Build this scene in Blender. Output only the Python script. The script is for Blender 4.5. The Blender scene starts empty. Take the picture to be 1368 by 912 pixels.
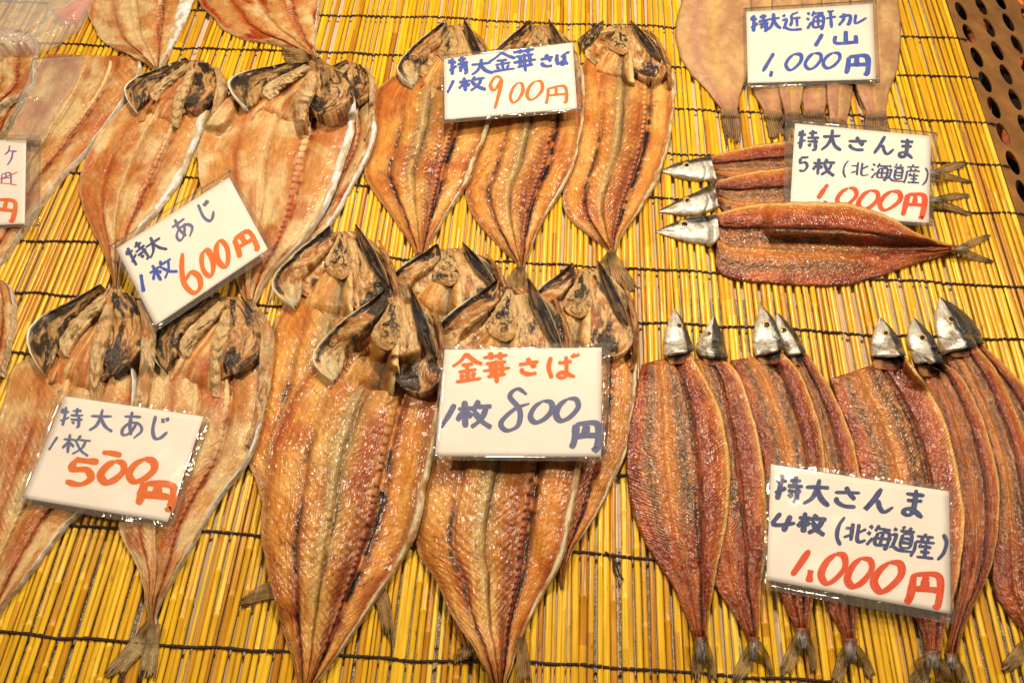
import bpy, math, random
import numpy as np
from mathutils import Vector

# ------------------------------------------------------------------ camera, world, lamps, exposure
S = bpy.context.scene
F, CX, CY = 1000.0, 684.0, 456.0            # focal length and centre in photograph pixels (1368 wide)
HZ = -1400.0                                 # row of the horizon of the table plane
PITCH = math.atan((CY - HZ) / F)             # camera looks down by this
CAMH = 0.61
cam = bpy.data.cameras.new('camera'); camo = bpy.data.objects.new('camera', cam)
S.collection.objects.link(camo); S.camera = camo
cam.sensor_width = 36; cam.lens = F * 36 / 1368; cam.clip_start = 0.01; cam.clip_end = 50
camo.location = (0, 0, CAMH); camo.rotation_euler = (math.pi / 2 - PITCH, 0, 0)
cam.dof.use_dof = False

W = bpy.data.worlds.new("World"); S.world = W; W.use_nodes = True
W.node_tree.nodes['Background'].inputs[0].default_value = (1.0, 0.80, 0.62, 1)
W.node_tree.nodes['Background'].inputs[1].default_value = 0.13

def lamp(name, loc, power, size, col, target):
    d = bpy.data.lights.new(name, 'AREA'); d.shape = 'DISK'; d.size = size; d.energy = power; d.color = col
    o = bpy.data.objects.new(name, d); S.collection.objects.link(o); o.location = loc
    o.rotation_euler = (Vector(target) - Vector(loc)).to_track_quat('-Z', 'Y').to_euler()
    return o
lamp('stall_lamp_left', (-0.56, 0.46, 0.90), 5.6, 0.06, (1.0, 0.82, 0.59), (-0.12, 0.42, 0))
lamp('stall_lamp_right', (0.60, 0.52, 0.90), 7.2, 0.06, (1.0, 0.81, 0.58), (0.15, 0.40, 0))
lamp('stall_lamp_back', (0.06, 0.92, 0.98), 12.6, 0.06, (1.0, 0.83, 0.60), (0.0, 0.35, 0))

V = S.view_settings
S.display_settings.display_device = 'sRGB'
V.view_transform = 'Standard'; V.look = 'None'; V.gamma = 1; V.exposure = 0.08; V.use_curve_mapping = False

# ------------------------------------------------------------------ maths helpers
ca, sa = math.cos(PITCH), math.sin(PITCH)
def P(px, py, z=0.0):
    """photograph pixel -> point of the place at height z"""
    px = np.asarray(px, float); py = np.asarray(py, float)
    cx = (px - CX) / F; cy = -(py - CY) / F
    dx = cx; dy = cy * sa + ca; dz = cy * ca - sa
    t = (CAMH - z) / (-dz)
    return dx * t, dy * t
def lin(c):
    c = np.asarray(c, float) / 255.0
    return np.where(c <= 0.04045, c / 12.92, ((c + 0.055) / 1.055) ** 2.4)
WHITE = lin((240, 222, 204))
def pc(*c):
    """colour measured beside the white cards -> surface colour"""
    return np.clip(lin(c) / WHITE * 0.80, 0.004, 0.85)
def hsh(ix, iy, seed):
    n = (ix.astype(np.int64) * 374761393 + iy.astype(np.int64) * 668265263 + seed * 974634777) & 0xffffffff
    n = ((n ^ (n >> 13)) * 1274126177) & 0xffffffff
    n = (n ^ (n >> 16)) & 0xffffffff
    return n / 4294967295.0
def vn(x, y, seed=0):
    x = np.asarray(x, float); y = np.asarray(y, float); x, y = np.broadcast_arrays(x, y)
    ix = np.floor(x); iy = np.floor(y); fx = x - ix; fy = y - iy
    fx = fx * fx * (3 - 2 * fx); fy = fy * fy * (3 - 2 * fy)
    a = hsh(ix, iy, seed); b = hsh(ix + 1, iy, seed); c = hsh(ix, iy + 1, seed); d = hsh(ix + 1, iy + 1, seed)
    return (a * (1 - fx) + b * fx) * (1 - fy) + (c * (1 - fx) + d * fx) * fy
def fbm(x, y, seed=0, o=4):
    r = 0; a = 0.5; n = 0
    for i in range(o):
        r = r + a * vn(x * 2 ** i, y * 2 ** i, seed + 17 * i); n += a; a *= 0.55
    return r / n
def sm(a, b, x):
    t = np.clip((x - a) / (b - a), 0, 1); return t * t * (3 - 2 * t)
def gau(x, c, w): return np.exp(-((x - c) / w) ** 2)
def mix(a, b, f):
    f = np.asarray(f)[..., None]; return a * (1 - f) + b * f
def spl(pts, n, even=True):
    """smooth curve through pts, n samples evenly spaced along it"""
    p = np.array(pts, float)
    if len(p) == 2:
        t = np.linspace(0, 1, n)[:, None]; return p[0] * (1 - t) + p[1] * t
    q = np.vstack([2 * p[0] - p[1], p, 2 * p[-1] - p[-2]]); out = []
    for i in range(1, len(q) - 2):
        t = np.linspace(0, 1, 14, endpoint=False)[:, None]
        a, b, c, d = q[i - 1], q[i], q[i + 1], q[i + 2]
        out.append(0.5 * ((2 * b) + (c - a) * t + (2 * a - 5 * b + 4 * c - d) * t ** 2 + (-a + 3 * b - 3 * c + d) * t ** 3))
    out = np.vstack(out + [p[-1:]])
    if not even:
        k = np.linspace(0, len(out) - 1, n); i = np.floor(k).astype(int); i2 = np.minimum(i + 1, len(out) - 1); f = (k - i)[:, None]
        return out[i] * (1 - f) + out[i2] * f
    L = np.concatenate([[0], np.cumsum(np.hypot(*np.diff(out, axis=0).T))]); u = np.linspace(0, L[-1], n)
    return np.stack([np.interp(u, L, out[:, 0]), np.interp(u, L, out[:, 1])], 1)

# ------------------------------------------------------------------ the pile's height, so each thing rests on what lies below
GX0, GY0, GC = -0.80, -0.15, 0.0015
GW, GH = 1080, 760
Hm = np.zeros((GH, GW))
def maxf(a, r):
    for ax in (0, 1):
        b = a.copy()
        for k in range(1, r + 1):
            s1 = np.roll(a, k, ax); s2 = np.roll(a, -k, ax); b = np.maximum(b, np.maximum(s1, s2))
        a = b
    return a
def box(a, r):
    for ax in (0, 1):
        c = np.cumsum(np.pad(a, [(r + 1, r) if i == ax else (0, 0) for i in (0, 1)], mode='edge'), axis=ax)
        n = a.shape[ax]
        a = (np.take(c, range(2 * r + 1, 2 * r + 1 + n), ax) - np.take(c, range(0, n), ax)) / (2 * r + 1)
    return a
def drape(r=5):
    d = maxf(Hm, r); return box(box(d, r // 2), r - r // 2)
def samp(G, x, y):
    u = np.clip((x - GX0) / GC, 0, GW - 1.01); v = np.clip((y - GY0) / GC, 0, GH - 1.01)
    i = u.astype(int); j = v.astype(int); fu = u - i; fv = v - j
    return (G[j, i] * (1 - fu) + G[j, i + 1] * fu) * (1 - fv) + (G[j + 1, i] * (1 - fu) + G[j + 1, i + 1] * fu) * fv
def stamp(x, y, z):
    global Hm
    u = np.round((x - GX0) / GC).astype(int).ravel(); v = np.round((y - GY0) / GC).astype(int).ravel(); z = z.ravel()
    ok = (u > 1) & (u < GW - 2) & (v > 1) & (v < GH - 2)
    T = np.zeros_like(Hm); np.maximum.at(T, (v[ok], u[ok]), z[ok])
    Hm = np.maximum(Hm, maxf(T, 1))

# ------------------------------------------------------------------ materials
def newmat(name):
    m = bpy.data.materials.new(name); m.use_nodes = True; return m, m.node_tree.nodes, m.node_tree.links
def nd(N, t, **k):
    n = N.new(t)
    for a, b in k.items(): setattr(n, a, b)
    return n
def math_(N, L, op, a, b=None, c=None):
    n = nd(N, 'ShaderNodeMath', operation=op)
    for i, v in enumerate((a, b, c)):
        if v is None: continue
        if isinstance(v, (int, float)): n.inputs[i].default_value = v
        else: L.new(v, n.inputs[i])
    return n.outputs[0]
def noise(N, L, vec, scale, detail=3, rough=0.55, stretch=None):
    if stretch:
        mp = nd(N, 'ShaderNodeMapping'); mp.inputs['Scale'].default_value = stretch; L.new(vec, mp.inputs[0]); vec = mp.outputs[0]
    n = nd(N, 'ShaderNodeTexNoise'); n.inputs['Scale'].default_value = scale; n.inputs['Detail'].default_value = detail
    n.inputs['Roughness'].default_value = rough; L.new(vec, n.inputs['Vector']); return n.outputs['Fac']
def flesh_mat(name, rough=0.36, bump=0.5, fine=620, sss=0.12, coat=0.35, fib=0.5, spec=0.22, rvar=0.2, metal=0.0, chev=0.35, chf=390.0, crough=0.13, glint=1.0, gscale=230):
    m, N, L = newmat(name); b = N['Principled BSDF']
    at = nd(N, 'ShaderNodeAttribute', attribute_name='Col'); tc = nd(N, 'ShaderNodeTexCoord'); ob = tc.outputs['Object']; uv = tc.outputs['UV']
    n1 = noise(N, L, ob, fine * .75, 1.5, 0.5); n2 = noise(N, L, uv, 1.0, 4, 0.6, (70, 16, 1)); n3 = noise(N, L, ob, 120, 4, 0.6)
    mp = nd(N, 'ShaderNodeMapRange'); L.new(n3, mp.inputs[0]); mp.inputs[1].default_value = 0.25; mp.inputs[2].default_value = 0.75
    mp.inputs[3].default_value = 0.80; mp.inputs[4].default_value = 1.20
    mp2 = nd(N, 'ShaderNodeMapRange'); L.new(n2, mp2.inputs[0]); mp2.inputs[1].default_value = 0.3; mp2.inputs[2].default_value = 0.7
    mp2.inputs[3].default_value = 1 - 0.22 * fib; mp2.inputs[4].default_value = 1 + 0.22 * fib
    k = math_(N, L, 'MULTIPLY', mp.outputs[0], mp2.outputs[0])
    vm = nd(N, 'ShaderNodeVectorMath', operation='SCALE'); L.new(at.outputs['Color'], vm.inputs[0]); L.new(k, vm.inputs['Scale'])
    L.new(vm.outputs[0], b.inputs['Base Color'])
    r = nd(N, 'ShaderNodeMapRange'); L.new(n3, r.inputs[0]); r.inputs[1].default_value = 0.3; r.inputs[2].default_value = 0.7
    r.inputs[3].default_value = max(0.08, rough - rvar * 0.5); r.inputs[4].default_value = rough + rvar * 0.5
    L.new(r.outputs[0], b.inputs['Roughness'])
    # muscle chevrons
    sp_ = nd(N, 'ShaderNodeSeparateXYZ'); L.new(uv, sp_.inputs[0])
    ab = math_(N, L, 'ABSOLUTE', math_(N, L, 'SUBTRACT', sp_.outputs['X'], 0.45))
    ph = math_(N, L, 'ADD', math_(N, L, 'ADD', math_(N, L, 'MULTIPLY', sp_.outputs['Y'], chf), math_(N, L, 'MULTIPLY', ab, 120.0)), math_(N, L, 'MULTIPLY', n3, 9.0))
    wv = math_(N, L, 'MULTIPLY', math_(N, L, 'SINE', ph), math_(N, L, 'MULTIPLY', math_(N, L, 'SUBTRACT', math_(N, L, 'MULTIPLY', noise(N, L, ob, 70, 2), 3.2), 1.0), chev))
    k = math_(N, L, 'MULTIPLY', k, math_(N, L, 'ADD', 1.0, math_(N, L, 'MULTIPLY', wv, 0.16))); L.new(k, vm.inputs['Scale'])
    h = math_(N, L, 'ADD', math_(N, L, 'ADD', math_(N, L, 'MULTIPLY', n1, 1.0), math_(N, L, 'MULTIPLY', wv, 0.30)), math_(N, L, 'ADD', math_(N, L, 'MULTIPLY', n2, 1.2 * fib), math_(N, L, 'MULTIPLY', n3, 1.4)))
    bp = nd(N, 'ShaderNodeBump'); bp.inputs['Strength'].default_value = bump; bp.inputs['Distance'].default_value = 0.0012
    L.new(h, bp.inputs['Height']); L.new(bp.outputs[0], b.inputs['Normal'])
    hc = math_(N, L, 'ADD', noise(N, L, ob, gscale, 1.2, 0.5), math_(N, L, 'ADD', math_(N, L, 'MULTIPLY', noise(N, L, uv, 1.0, 1, 0.5, (46, 10, 1)), 0.5), math_(N, L, 'MULTIPLY', wv, 0.12)))
    bc = nd(N, 'ShaderNodeBump'); bc.inputs['Strength'].default_value = 1.0; bc.inputs['Distance'].default_value = 0.0022 * glint; L.new(hc, bc.inputs['Height'])
    b.inputs['Specular IOR Level'].default_value = spec; b.inputs['Metallic'].default_value = metal
    if sss:
        b.inputs['Subsurface Weight'].default_value = sss; b.inputs['Subsurface Radius'].default_value = (1, 0.35, 0.15); b.inputs['Subsurface Scale'].default_value = 0.003
    b.inputs['Coat Weight'].default_value = coat; b.inputs['Coat Roughness'].default_value = crough; L.new(bc.outputs[0], b.inputs['Coat Normal'])
    return m
M_saba = flesh_mat('oily_mackerel_flesh', 0.50, 0.6, 480, 0.05, 0.50, 0.9, 0.18, chev=.3, crough=.21, gscale=120, glint=.85)
M_aji = flesh_mat('dry_horse_mackerel_flesh', 0.55, 0.55, 420, 0.08, 0.32, 0.8, 0.18, chev=.25, crough=.22, gscale=120, glint=.85)
M_sanma = flesh_mat('glistening_saury_flesh', 0.45, 0.8, 560, 0.0, 1.0, 0.6, 0.2, chev=.45, chf=560.0, crough=.19, glint=1.3, gscale=210)
M_karei = flesh_mat('flounder_skin', 0.50, 0.4, 420, 0.08, 0.3, 0.4, 0.2, chev=.1, crough=.22, glint=.6, gscale=120)
M_head = flesh_mat('dried_head', 0.50, 0.8, 380, 0.0, 0.7, 1.0, 0.15, chev=0, crough=.18, gscale=170)
M_silver = flesh_mat('silver_saury_skin', 0.36, 0.4, 300, 0.0, 0.6, 0.3, 0.4, 0.2, 0.3, chev=0, crough=.15, glint=.5, gscale=200)
M_fin = flesh_mat('fin_membrane', 0.5, 0.6, 400, 0.0, 0.3, 1.0, chev=0, crough=.3)
# fins let some light through
_N = M_fin.node_tree.nodes; _L = M_fin.node_tree.links; _t = _N.new('ShaderNodeBsdfTransparent'); _m = _N.new('ShaderNodeMixShader'); _m.inputs[0].default_value = 0.22
_L.new(_N['Principled BSDF'].outputs[0], _m.inputs[1]); _L.new(_t.outputs[0], _m.inputs[2]); _L.new(_m.outputs[0], _N['Material Output'].inputs['Surface'])

def plain(name, col, rough=0.5, coat=0, bump=0, bscale=300, var=0.1, metal=0):
    m, N, L = newmat(name); b = N['Principled BSDF']; tc = nd(N, 'ShaderNodeTexCoord')
    n = noise(N, L, tc.outputs['Object'], bscale, 4, 0.6)
    mr = nd(N, 'ShaderNodeMapRange'); L.new(n, mr.inputs[0]); mr.inputs[1].default_value = 0.3; mr.inputs[2].default_value = 0.7
    mr.inputs[3].default_value = 1 - var; mr.inputs[4].default_value = 1 + var
    vm = nd(N, 'ShaderNodeVectorMath', operation='SCALE'); vm.inputs[0].default_value = tuple(col); L.new(mr.outputs[0], vm.inputs['Scale'])
    L.new(vm.outputs[0], b.inputs['Base Color']); b.inputs['Roughness'].default_value = rough; b.inputs['Coat Weight'].default_value = coat; b.inputs['Metallic'].default_value = metal
    if bump:
        bp = nd(N, 'ShaderNodeBump'); bp.inputs['Strength'].default_value = bump; bp.inputs['Distance'].default_value = 0.001; L.new(n, bp.inputs['Height']); L.new(bp.outputs[0], b.inputs['Normal'])
    return m
M_paper = plain('card_paper', (0.72, 0.69, 0.665), 0.6, 0, 0.05, 60, 0.02)
M_news = plain('newsprint', (0.74, 0.60, 0.44), 0.8, 0, 0.1, 40, 0.12)
M_newsink = plain('newsprint_ink', (0.06, 0.05, 0.05), 0.8)
M_table = plain('table_top', (0.16, 0.10, 0.06), 0.6)
M_thread = plain('binding_thread', (0.035, 0.014, 0.008), 0.85, 0, 0.8, 1500, 0.5)
M_pupil = plain('pupil', (0.008, 0.007, 0.008), 0.12, 0.8)
M_iris = plain('iris', (0.42, 0.30, 0.14), 0.2, 0.8, 0, 900, 0.4)
def ink(name, col):
    m, N, L = newmat(name); b = N['Principled BSDF']; tc = nd(N, 'ShaderNodeTexCoord')
    n = noise(N, L, tc.outputs['UV'], 1.0, 3, 0.6, (3, 1.2, 1)); mr = nd(N, 'ShaderNodeMapRange'); L.new(n, mr.inputs[0])
    mr.inputs[1].default_value = 0.35; mr.inputs[2].default_value = 0.72; mr.inputs[3].default_value = 0.0; mr.inputs[4].default_value = 0.22
    mx = nd(N, 'ShaderNodeMix', data_type='RGBA'); L.new(mr.outputs[0], mx.inputs[0]); mx.inputs[6].default_value = (*col, 1)
    mx.inputs[7].default_value = tuple(0.55 * c + 0.3 for c in col) + (1,); L.new(mx.outputs[2], b.inputs['Base Color']); b.inputs['Roughness'].default_value = 0.65; b.inputs['Specular IOR Level'].default_value = 0.15
    return m
I_blue = ink('blue_marker', pc(45, 72, 150)); I_dark = ink('dark_blue_marker', pc(52, 60, 98)); I_grey = ink('grey_blue_marker', pc(92, 92, 122))
I_orange = ink('orange_marker', (.62, .125, .006)); I_red = ink('red_marker', (.58, .055, .004)); I_purple = ink('purple_pen', pc(110, 80, 130))
def film(name, tint, fac, rough=0.06, bump=0.15, scale=25):
    m, N, L = newmat(name); N.remove(N['Principled BSDF']); out = N['Material Output']
    tr = nd(N, 'ShaderNodeBsdfTransparent'); tr.inputs[0].default_value = (*tint, 1); gl = nd(N, 'ShaderNodeBsdfGlossy'); gl.inputs['Roughness'].default_value = rough
    df = nd(N, 'ShaderNodeBsdfDiffuse'); df.inputs[0].default_value = (0.85, 0.82, 0.76, 1)
    tc = nd(N, 'ShaderNodeTexCoord'); n = noise(N, L, tc.outputs['Object'], scale, 3, 0.5)
    bp = nd(N, 'ShaderNodeBump'); bp.inputs['Strength'].default_value = bump; bp.inputs['Distance'].default_value = 0.004; L.new(n, bp.inputs['Height'])
    L.new(bp.outputs[0], gl.inputs['Normal']); lw = nd(N, 'ShaderNodeLayerWeight'); lw.inputs['Blend'].default_value = 0.5; L.new(bp.outputs[0], lw.inputs['Normal'])
    fr_ = math_(N, L, 'ADD', math_(N, L, 'MULTIPLY', math_(N, L, 'POWER', lw.outputs['Facing'], 5.0), 0.9), 0.035)
    m1 = nd(N, 'ShaderNodeMixShader'); m1.inputs[0].default_value = fac; L.new(tr.outputs[0], m1.inputs[1]); L.new(df.outputs[0], m1.inputs[2])
    m2 = nd(N, 'ShaderNodeMixShader'); L.new(fr_, m2.inputs[0]); L.new(m1.outputs[0], m2.inputs[1]); L.new(gl.outputs[0], m2.inputs[2])
    L.new(m2.outputs[0], out.inputs['Surface']); return m
M_film = film('laminate_film', (0.985, 0.98, 0.97), 0.008, 0.07, 0.35, 22)
M_margin = film('laminate_margin', (0.985, 0.98, 0.96), 0.03, 0.09, 0.7, 60)
M_bag = film('plastic_bag', (0.90, 0.87, 0.84), 0.30, 0.09, 1.0, 60)
M_sheet = film('thin_plastic_sheet', (0.92, 0.9, 0.86), 0.14, 0.12, 0.6, 40)
def reed_mat():
    m, N, L = newmat('glossy_yellow_reed'); b = N['Principled BSDF']; tc = nd(N, 'ShaderNodeTexCoord'); oi = nd(N, 'ShaderNodeObjectInfo')
    sx = nd(N, 'ShaderNodeSeparateXYZ'); L.new(tc.outputs['Object'], sx.inputs[0])
    rnd = oi.outputs['Random']
    # each internode (between two nodes of the cane) has its own tone
    seg = math_(N, L, 'FLOOR', math_(N, L, 'ADD', math_(N, L, 'MULTIPLY', sx.outputs['Y'], 7.0), math_(N, L, 'MULTIPLY', rnd, 97.0)))
    wn = nd(N, 'ShaderNodeTexWhiteNoise', noise_dimensions='2D'); cb = nd(N, 'ShaderNodeCombineXYZ'); L.new(seg, cb.inputs[0]); L.new(math_(N, L, 'MULTIPLY', rnd, 531.0), cb.inputs[1]); L.new(cb.outputs[0], wn.inputs[0])
    v = math_(N, L, 'ADD', math_(N, L, 'MULTIPLY', wn.outputs[0], 0.45), math_(N, L, 'MULTIPLY', rnd, 0.55))
    cr = nd(N, 'ShaderNodeValToRGB'); e = cr.color_ramp.elements
    e[0].position = 0.0; e[0].color = (*pc(172, 100, 20), 1); e[1].position = 1.0; e[1].color = (*pc(240, 194, 72), 1)
    for p, c in ((0.2, (196, 128, 22)), (0.42, (216, 154, 22)), (0.66, (228, 168, 26)), (0.88, (236, 180, 40))):
        k = e.new(p); k.color = (*pc(*c), 1)
    L.new(v, cr.inputs[0])
    cv = nd(N, 'ShaderNodeCombineXYZ'); L.new(sx.outputs['X'], cv.inputs[0]); L.new(sx.outputs['Y'], cv.inputs[1]); L.new(math_(N, L, 'MULTIPLY', rnd, 13.0), cv.inputs[2])
    st = noise(N, L, cv.outputs[0], 1.0, 5, 0.65, (900, 22, 1)); sp = noise(N, L, cv.outputs[0], 1.0, 3, 0.6, (300, 60, 3))
    mr = nd(N, 'ShaderNodeMapRange'); L.new(st, mr.inputs[0]); mr.inputs[1].default_value = 0.3; mr.inputs[2].default_value = 0.7; mr.inputs[3].default_value = 0.62; mr.inputs[4].default_value = 1.2
    m2 = nd(N, 'ShaderNodeMapRange'); L.new(sp, m2.inputs[0]); m2.inputs[1].default_value = 0.66; m2.inputs[2].default_value = 0.76; m2.inputs[3].default_value = 1.0; m2.inputs[4].default_value = 0.35
    vm = nd(N, 'ShaderNodeVectorMath', operation='SCALE'); L.new(cr.outputs[0], vm.inputs[0]); L.new(math_(N, L, 'MULTIPLY', mr.outputs[0], m2.outputs[0]), vm.inputs['Scale'])
    L.new(vm.outputs[0], b.inputs['Base Color']); b.inputs['Roughness'].default_value = 0.30; b.inputs['Specular IOR Level'].default_value = 0.5
    bp = nd(N, 'ShaderNodeBump'); bp.inputs['Strength'].default_value = 0.25; bp.inputs['Distance'].default_value = 0.0006; L.new(st, bp.inputs['Height']); L.new(bp.outputs[0], b.inputs['Normal'])
    return m
M_reed = reed_mat()

# ------------------------------------------------------------------ object helpers
COL = S.collection
CONTR = {M_saba: 1.42, M_aji: 1.35, M_sanma: 1.2}
def mesh(name, v, f, mat, parent=None, col=None, uv=None, smooth=True):
    v = np.asarray(v, float).reshape(-1, 3); me = bpy.data.meshes.new(name)
    f = np.asarray(f) if not isinstance(f, list) else f
    if isinstance(f, np.ndarray):
        n, k = f.shape
        me.vertices.add(len(v)); me.vertices.foreach_set('co', v.ravel()); me.loops.add(n * k); me.loops.foreach_set('vertex_index', f.ravel().astype(np.int32))
        me.polygons.add(n); me.polygons.foreach_set('loop_start', np.arange(0, n * k, k, dtype=np.int32)); me.update(calc_edges=True)
        flat = f.ravel()
    else:
        me.from_pydata(v.tolist(), [], f); flat = np.array([i for p in f for i in p])
    if smooth: me.polygons.foreach_set('use_smooth', np.ones(len(me.polygons), bool))
    if col is not None:
        if mat in CONTR: mu = col.reshape(-1, 3).mean(0); col = mu * (np.clip(col, .003, 1) / mu) ** CONTR[mat]
        a = me.color_attributes.new('Col', 'FLOAT_COLOR', 'POINT'); c = np.ones((len(v), 4)); c[:, :3] = np.clip(col.reshape(-1, 3), 0.002, 0.9)
        a.data.foreach_set('color', c.ravel())
    if uv is not None:
        u = me.uv_layers.new(name='UVMap'); u.data.foreach_set('uv', uv.reshape(-1, 2)[flat].ravel())
    me.materials.append(mat); me.validate()
    o = bpy.data.objects.new(name, me); COL.objects.link(o)
    if parent: o.parent = parent
    return o
def thing(name, label, cat, group=None):
    o = bpy.data.objects.new(name, None); COL.objects.link(o); o['label'] = label; o['category'] = cat; o.empty_display_size = 0.01
    if group: o['group'] = group
    return o
def tagt(o, label, cat, group=None):
    o['label'] = label; o['category'] = cat
    if group: o['group'] = group
    return o
def settle(root):
    """move the Empty to the thing's base without moving its parts"""
    def kids(o): return [c for c in bpy.data.objects if c.parent == o and c.type == 'MESH']
    ks = kids(root)
    if not ks: return
    co = np.empty(len(ks[0].data.vertices) * 3); ks[0].data.vertices.foreach_get('co', co); co = co.reshape(-1, 3)
    b = Vector((float(co[:, 0].mean()), float(co[:, 1].mean()), float(co[:, 2].min())))
    root.location = b
    for k in ks: k.location = k.location - b

def grid_faces(nv, nu):
    i = np.arange(nv - 1)[:, None] * nu + np.arange(nu - 1)[None, :]
    return np.stack([i, i + 1, i + 1 + nu, i + nu], -1).reshape(-1, 4)
class Sheet:
    """a sheet of flesh between a left and a right edge drawn from head to tail; rests on the pile; closed by a side wall"""
    def __init__(s, name, L, R, mat, parent, prof, colf, nu=60, nv=160, seed=1, edge=1.2, r=5, put=True, clear=0.0006, G=None, even=True, wall=0.0015, fray=0.0):
        a = spl(L, nv, even); b = spl(R, nv, even)
        u = np.linspace(0, 1, nu)[None, :]; t = np.linspace(0, 1, nv)[:, None]
        w = np.hypot(*(b - a).T)[:, None] + 1e-3
        eL = (fbm(t * 22, t * 0 + seed, seed, 3) - 0.5) * 2 * edge / w * np.minimum(1, w / 20); eR = (fbm(t * 22, t * 0 + seed + 9, seed + 5, 3) - 0.5) * 2 * edge / w * np.minimum(1, w / 20)
        s_ = eL + (1 + eR - eL) * u
        px = a[:, 0:1] * (1 - s_) + b[:, 0:1] * s_; py = a[:, 1:2] * (1 - s_) + b[:, 1:2] * s_
        if fray:
            uq = u[0]; fl = 1 - fray * (.65 * hsh(np.floor(uq * 17), uq * 0, seed) + .35 * vn(uq * 60, uq * 0, seed))
            for k in range(nu):
                tk = t[:, 0] * fl[k]; px[:, k] = np.interp(tk, t[:, 0], px[:, k].copy()); py[:, k] = np.interp(tk, t[:, 0], py[:, k].copy())
        G = drape(r) if G is None else G
        uu = u + t * 0; tt = t + u * 0
        rel = prof(uu, tt)
        z = np.zeros_like(px)
        for _ in range(3):
            x, y = P(px, py, z); base = samp(G, x, y) + clear; z = base + rel
        x, y = P(px, py, z)
        s.px, s.py, s.x, s.y, s.z, s.nu, s.nv, s.G = px, py, x, y, z, nu, nv, G
        top = np.stack([x, y, z], -1).reshape(-1, 3)
        idx = np.arange(nu * nv).reshape(nv, nu)
        loop = np.concatenate([idx[0, :], idx[1:, -1], idx[-1, -2::-1], idx[-2:0:-1, 0]])
        low = top[loop].copy(); c = top[:, :2].mean(0); low[:, 2] = np.maximum(samp(G, low[:, 0], low[:, 1]) - 0.001, low[:, 2] - 0.02)
        low[:, 2] = np.minimum(low[:, 2], top[loop][:, 2] - 0.0008)
        nb = len(loop); k = np.arange(nb); f2 = np.stack([loop[k], nu * nv + k, nu * nv + (k + 1) % nb, loop[(k + 1) % nb]], -1)
        v = np.vstack([top, low]); col = colf(uu, tt).reshape(-1, 3); col = np.vstack([col, col[loop]])
        uv = np.stack([uu * w * 0 + uu, tt], -1).reshape(-1, 2); uv = np.vstack([uv, uv[loop]])
        s.o = mesh(name, v, np.vstack([grid_faces(nv, nu), f2]), mat, parent, col, uv)
        if put: stamp(x, y, z)
    def at(s, u, t):
        U = np.clip(u, -0.02, 1.02) * (s.nu - 1); T = np.clip(t, 0, 1) * (s.nv - 1)
        i = np.clip(U.astype(int), 0, s.nu - 2); j = np.clip(T.astype(int), 0, s.nv - 2); fu = U - i; fv = T - j
        g = lambda A: (A[j, i] * (1 - fu) + A[j, i + 1] * fu) * (1 - fv) + (A[j + 1, i] * (1 - fu) + A[j + 1, i + 1] * fu) * fv
        return g(s.x), g(s.y), g(s.z)
def ridge(sh, name, uc, hw, hgt, colf, mat, parent, t0=0.0, t1=1.0, nv=200, nu=9, lift=0.0002):
    """a raised strip lying on a sheet along u=uc(t): backbone, rolled skin edge, rib"""
    t = np.linspace(t0, t1, nv)[:, None]; q = np.linspace(-1, 1, nu)[None, :]
    k = (t - t0) / (t1 - t0) + q * 0
    u = uc(t) + hw(t) * q; x, y, z = sh.at(u + t * 0, t + u * 0)
    ends = np.minimum(1, np.minimum(k, 1 - k) * 14)
    z = z + hgt(t + q * 0, q + t * 0) * np.clip(1 - q ** 2, 0, 1) ** 0.6 * ends - 0.0004 + lift * 0 + 0.0004 * (np.abs(q) < 0.95)
    v = np.stack([x, y, z], -1); uv = np.stack([q * 0.5 + 0.5 + t * 0, t + q * 0], -1)
    return mesh(name, v, grid_faces(nv, nu), mat, parent, colf(t + q * 0, q + t * 0), uv)

# ------------------------------------------------------------------ table, newspaper, reed mat
def quadplane(name, x0, x1, y0, y1, z, mat, th=0.004):
    v = [(x0, y0, z), (x1, y0, z), (x1, y1, z), (x0, y1, z)] + [(a, b, z - th) for a, b in ((x0, y0), (x1, y0), (x1, y1), (x0, y1))]
    f = [[0, 1, 2, 3], [7, 6, 5, 4], [0, 4, 5, 1], [1, 5, 6, 2], [2, 6, 7, 3], [3, 7, 4, 0]]
    return mesh(name, v, f, mat, smooth=False)
tb = quadplane('table_top', -1.1, 0.445, -0.3, 1.25, -0.0092, M_table, 0.02); tb['kind'] = 'structure'

RD = math.atan2((800 - CX) / F, ((CY - HZ) / F) * sa + ca)        # the reeds run this way
cr_, sr_ = math.cos(RD), math.sin(RD)
def RW(u, v):            # mat frame (across, along) -> place
    return u * cr_ + v * sr_, -u * sr_ + v * cr_
def WR(x, y): return x * cr_ - y * sr_, x * sr_ + y * cr_

rng = random.Random(7)
news_t = thing('newspaper', 'pale printed newspaper sheet lying under the yellow reed mat, seen through its gaps', 'newspaper')
def newsheet(u0, u1, v0, v1, z):
    c = [RW(u0, v0), RW(u1, v0), RW(u1, v1), RW(u0, v1)]
    v = [(x, y, z) for x, y in c] + [(x, y, z - 0.0003) for x, y in c]
    return mesh('sheet', v, [[0, 1, 2, 3], [7, 6, 5, 4], [0, 4, 5, 1], [1, 5, 6, 2], [2, 6, 7, 3], [3, 7, 4, 0]], M_news, news_t, smooth=False)
newsheet(-0.75, 0.018, -0.15, 0.98, -0.0076); newsheet(0.02, 0.50, -0.15, 0.98, -0.0070)
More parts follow.
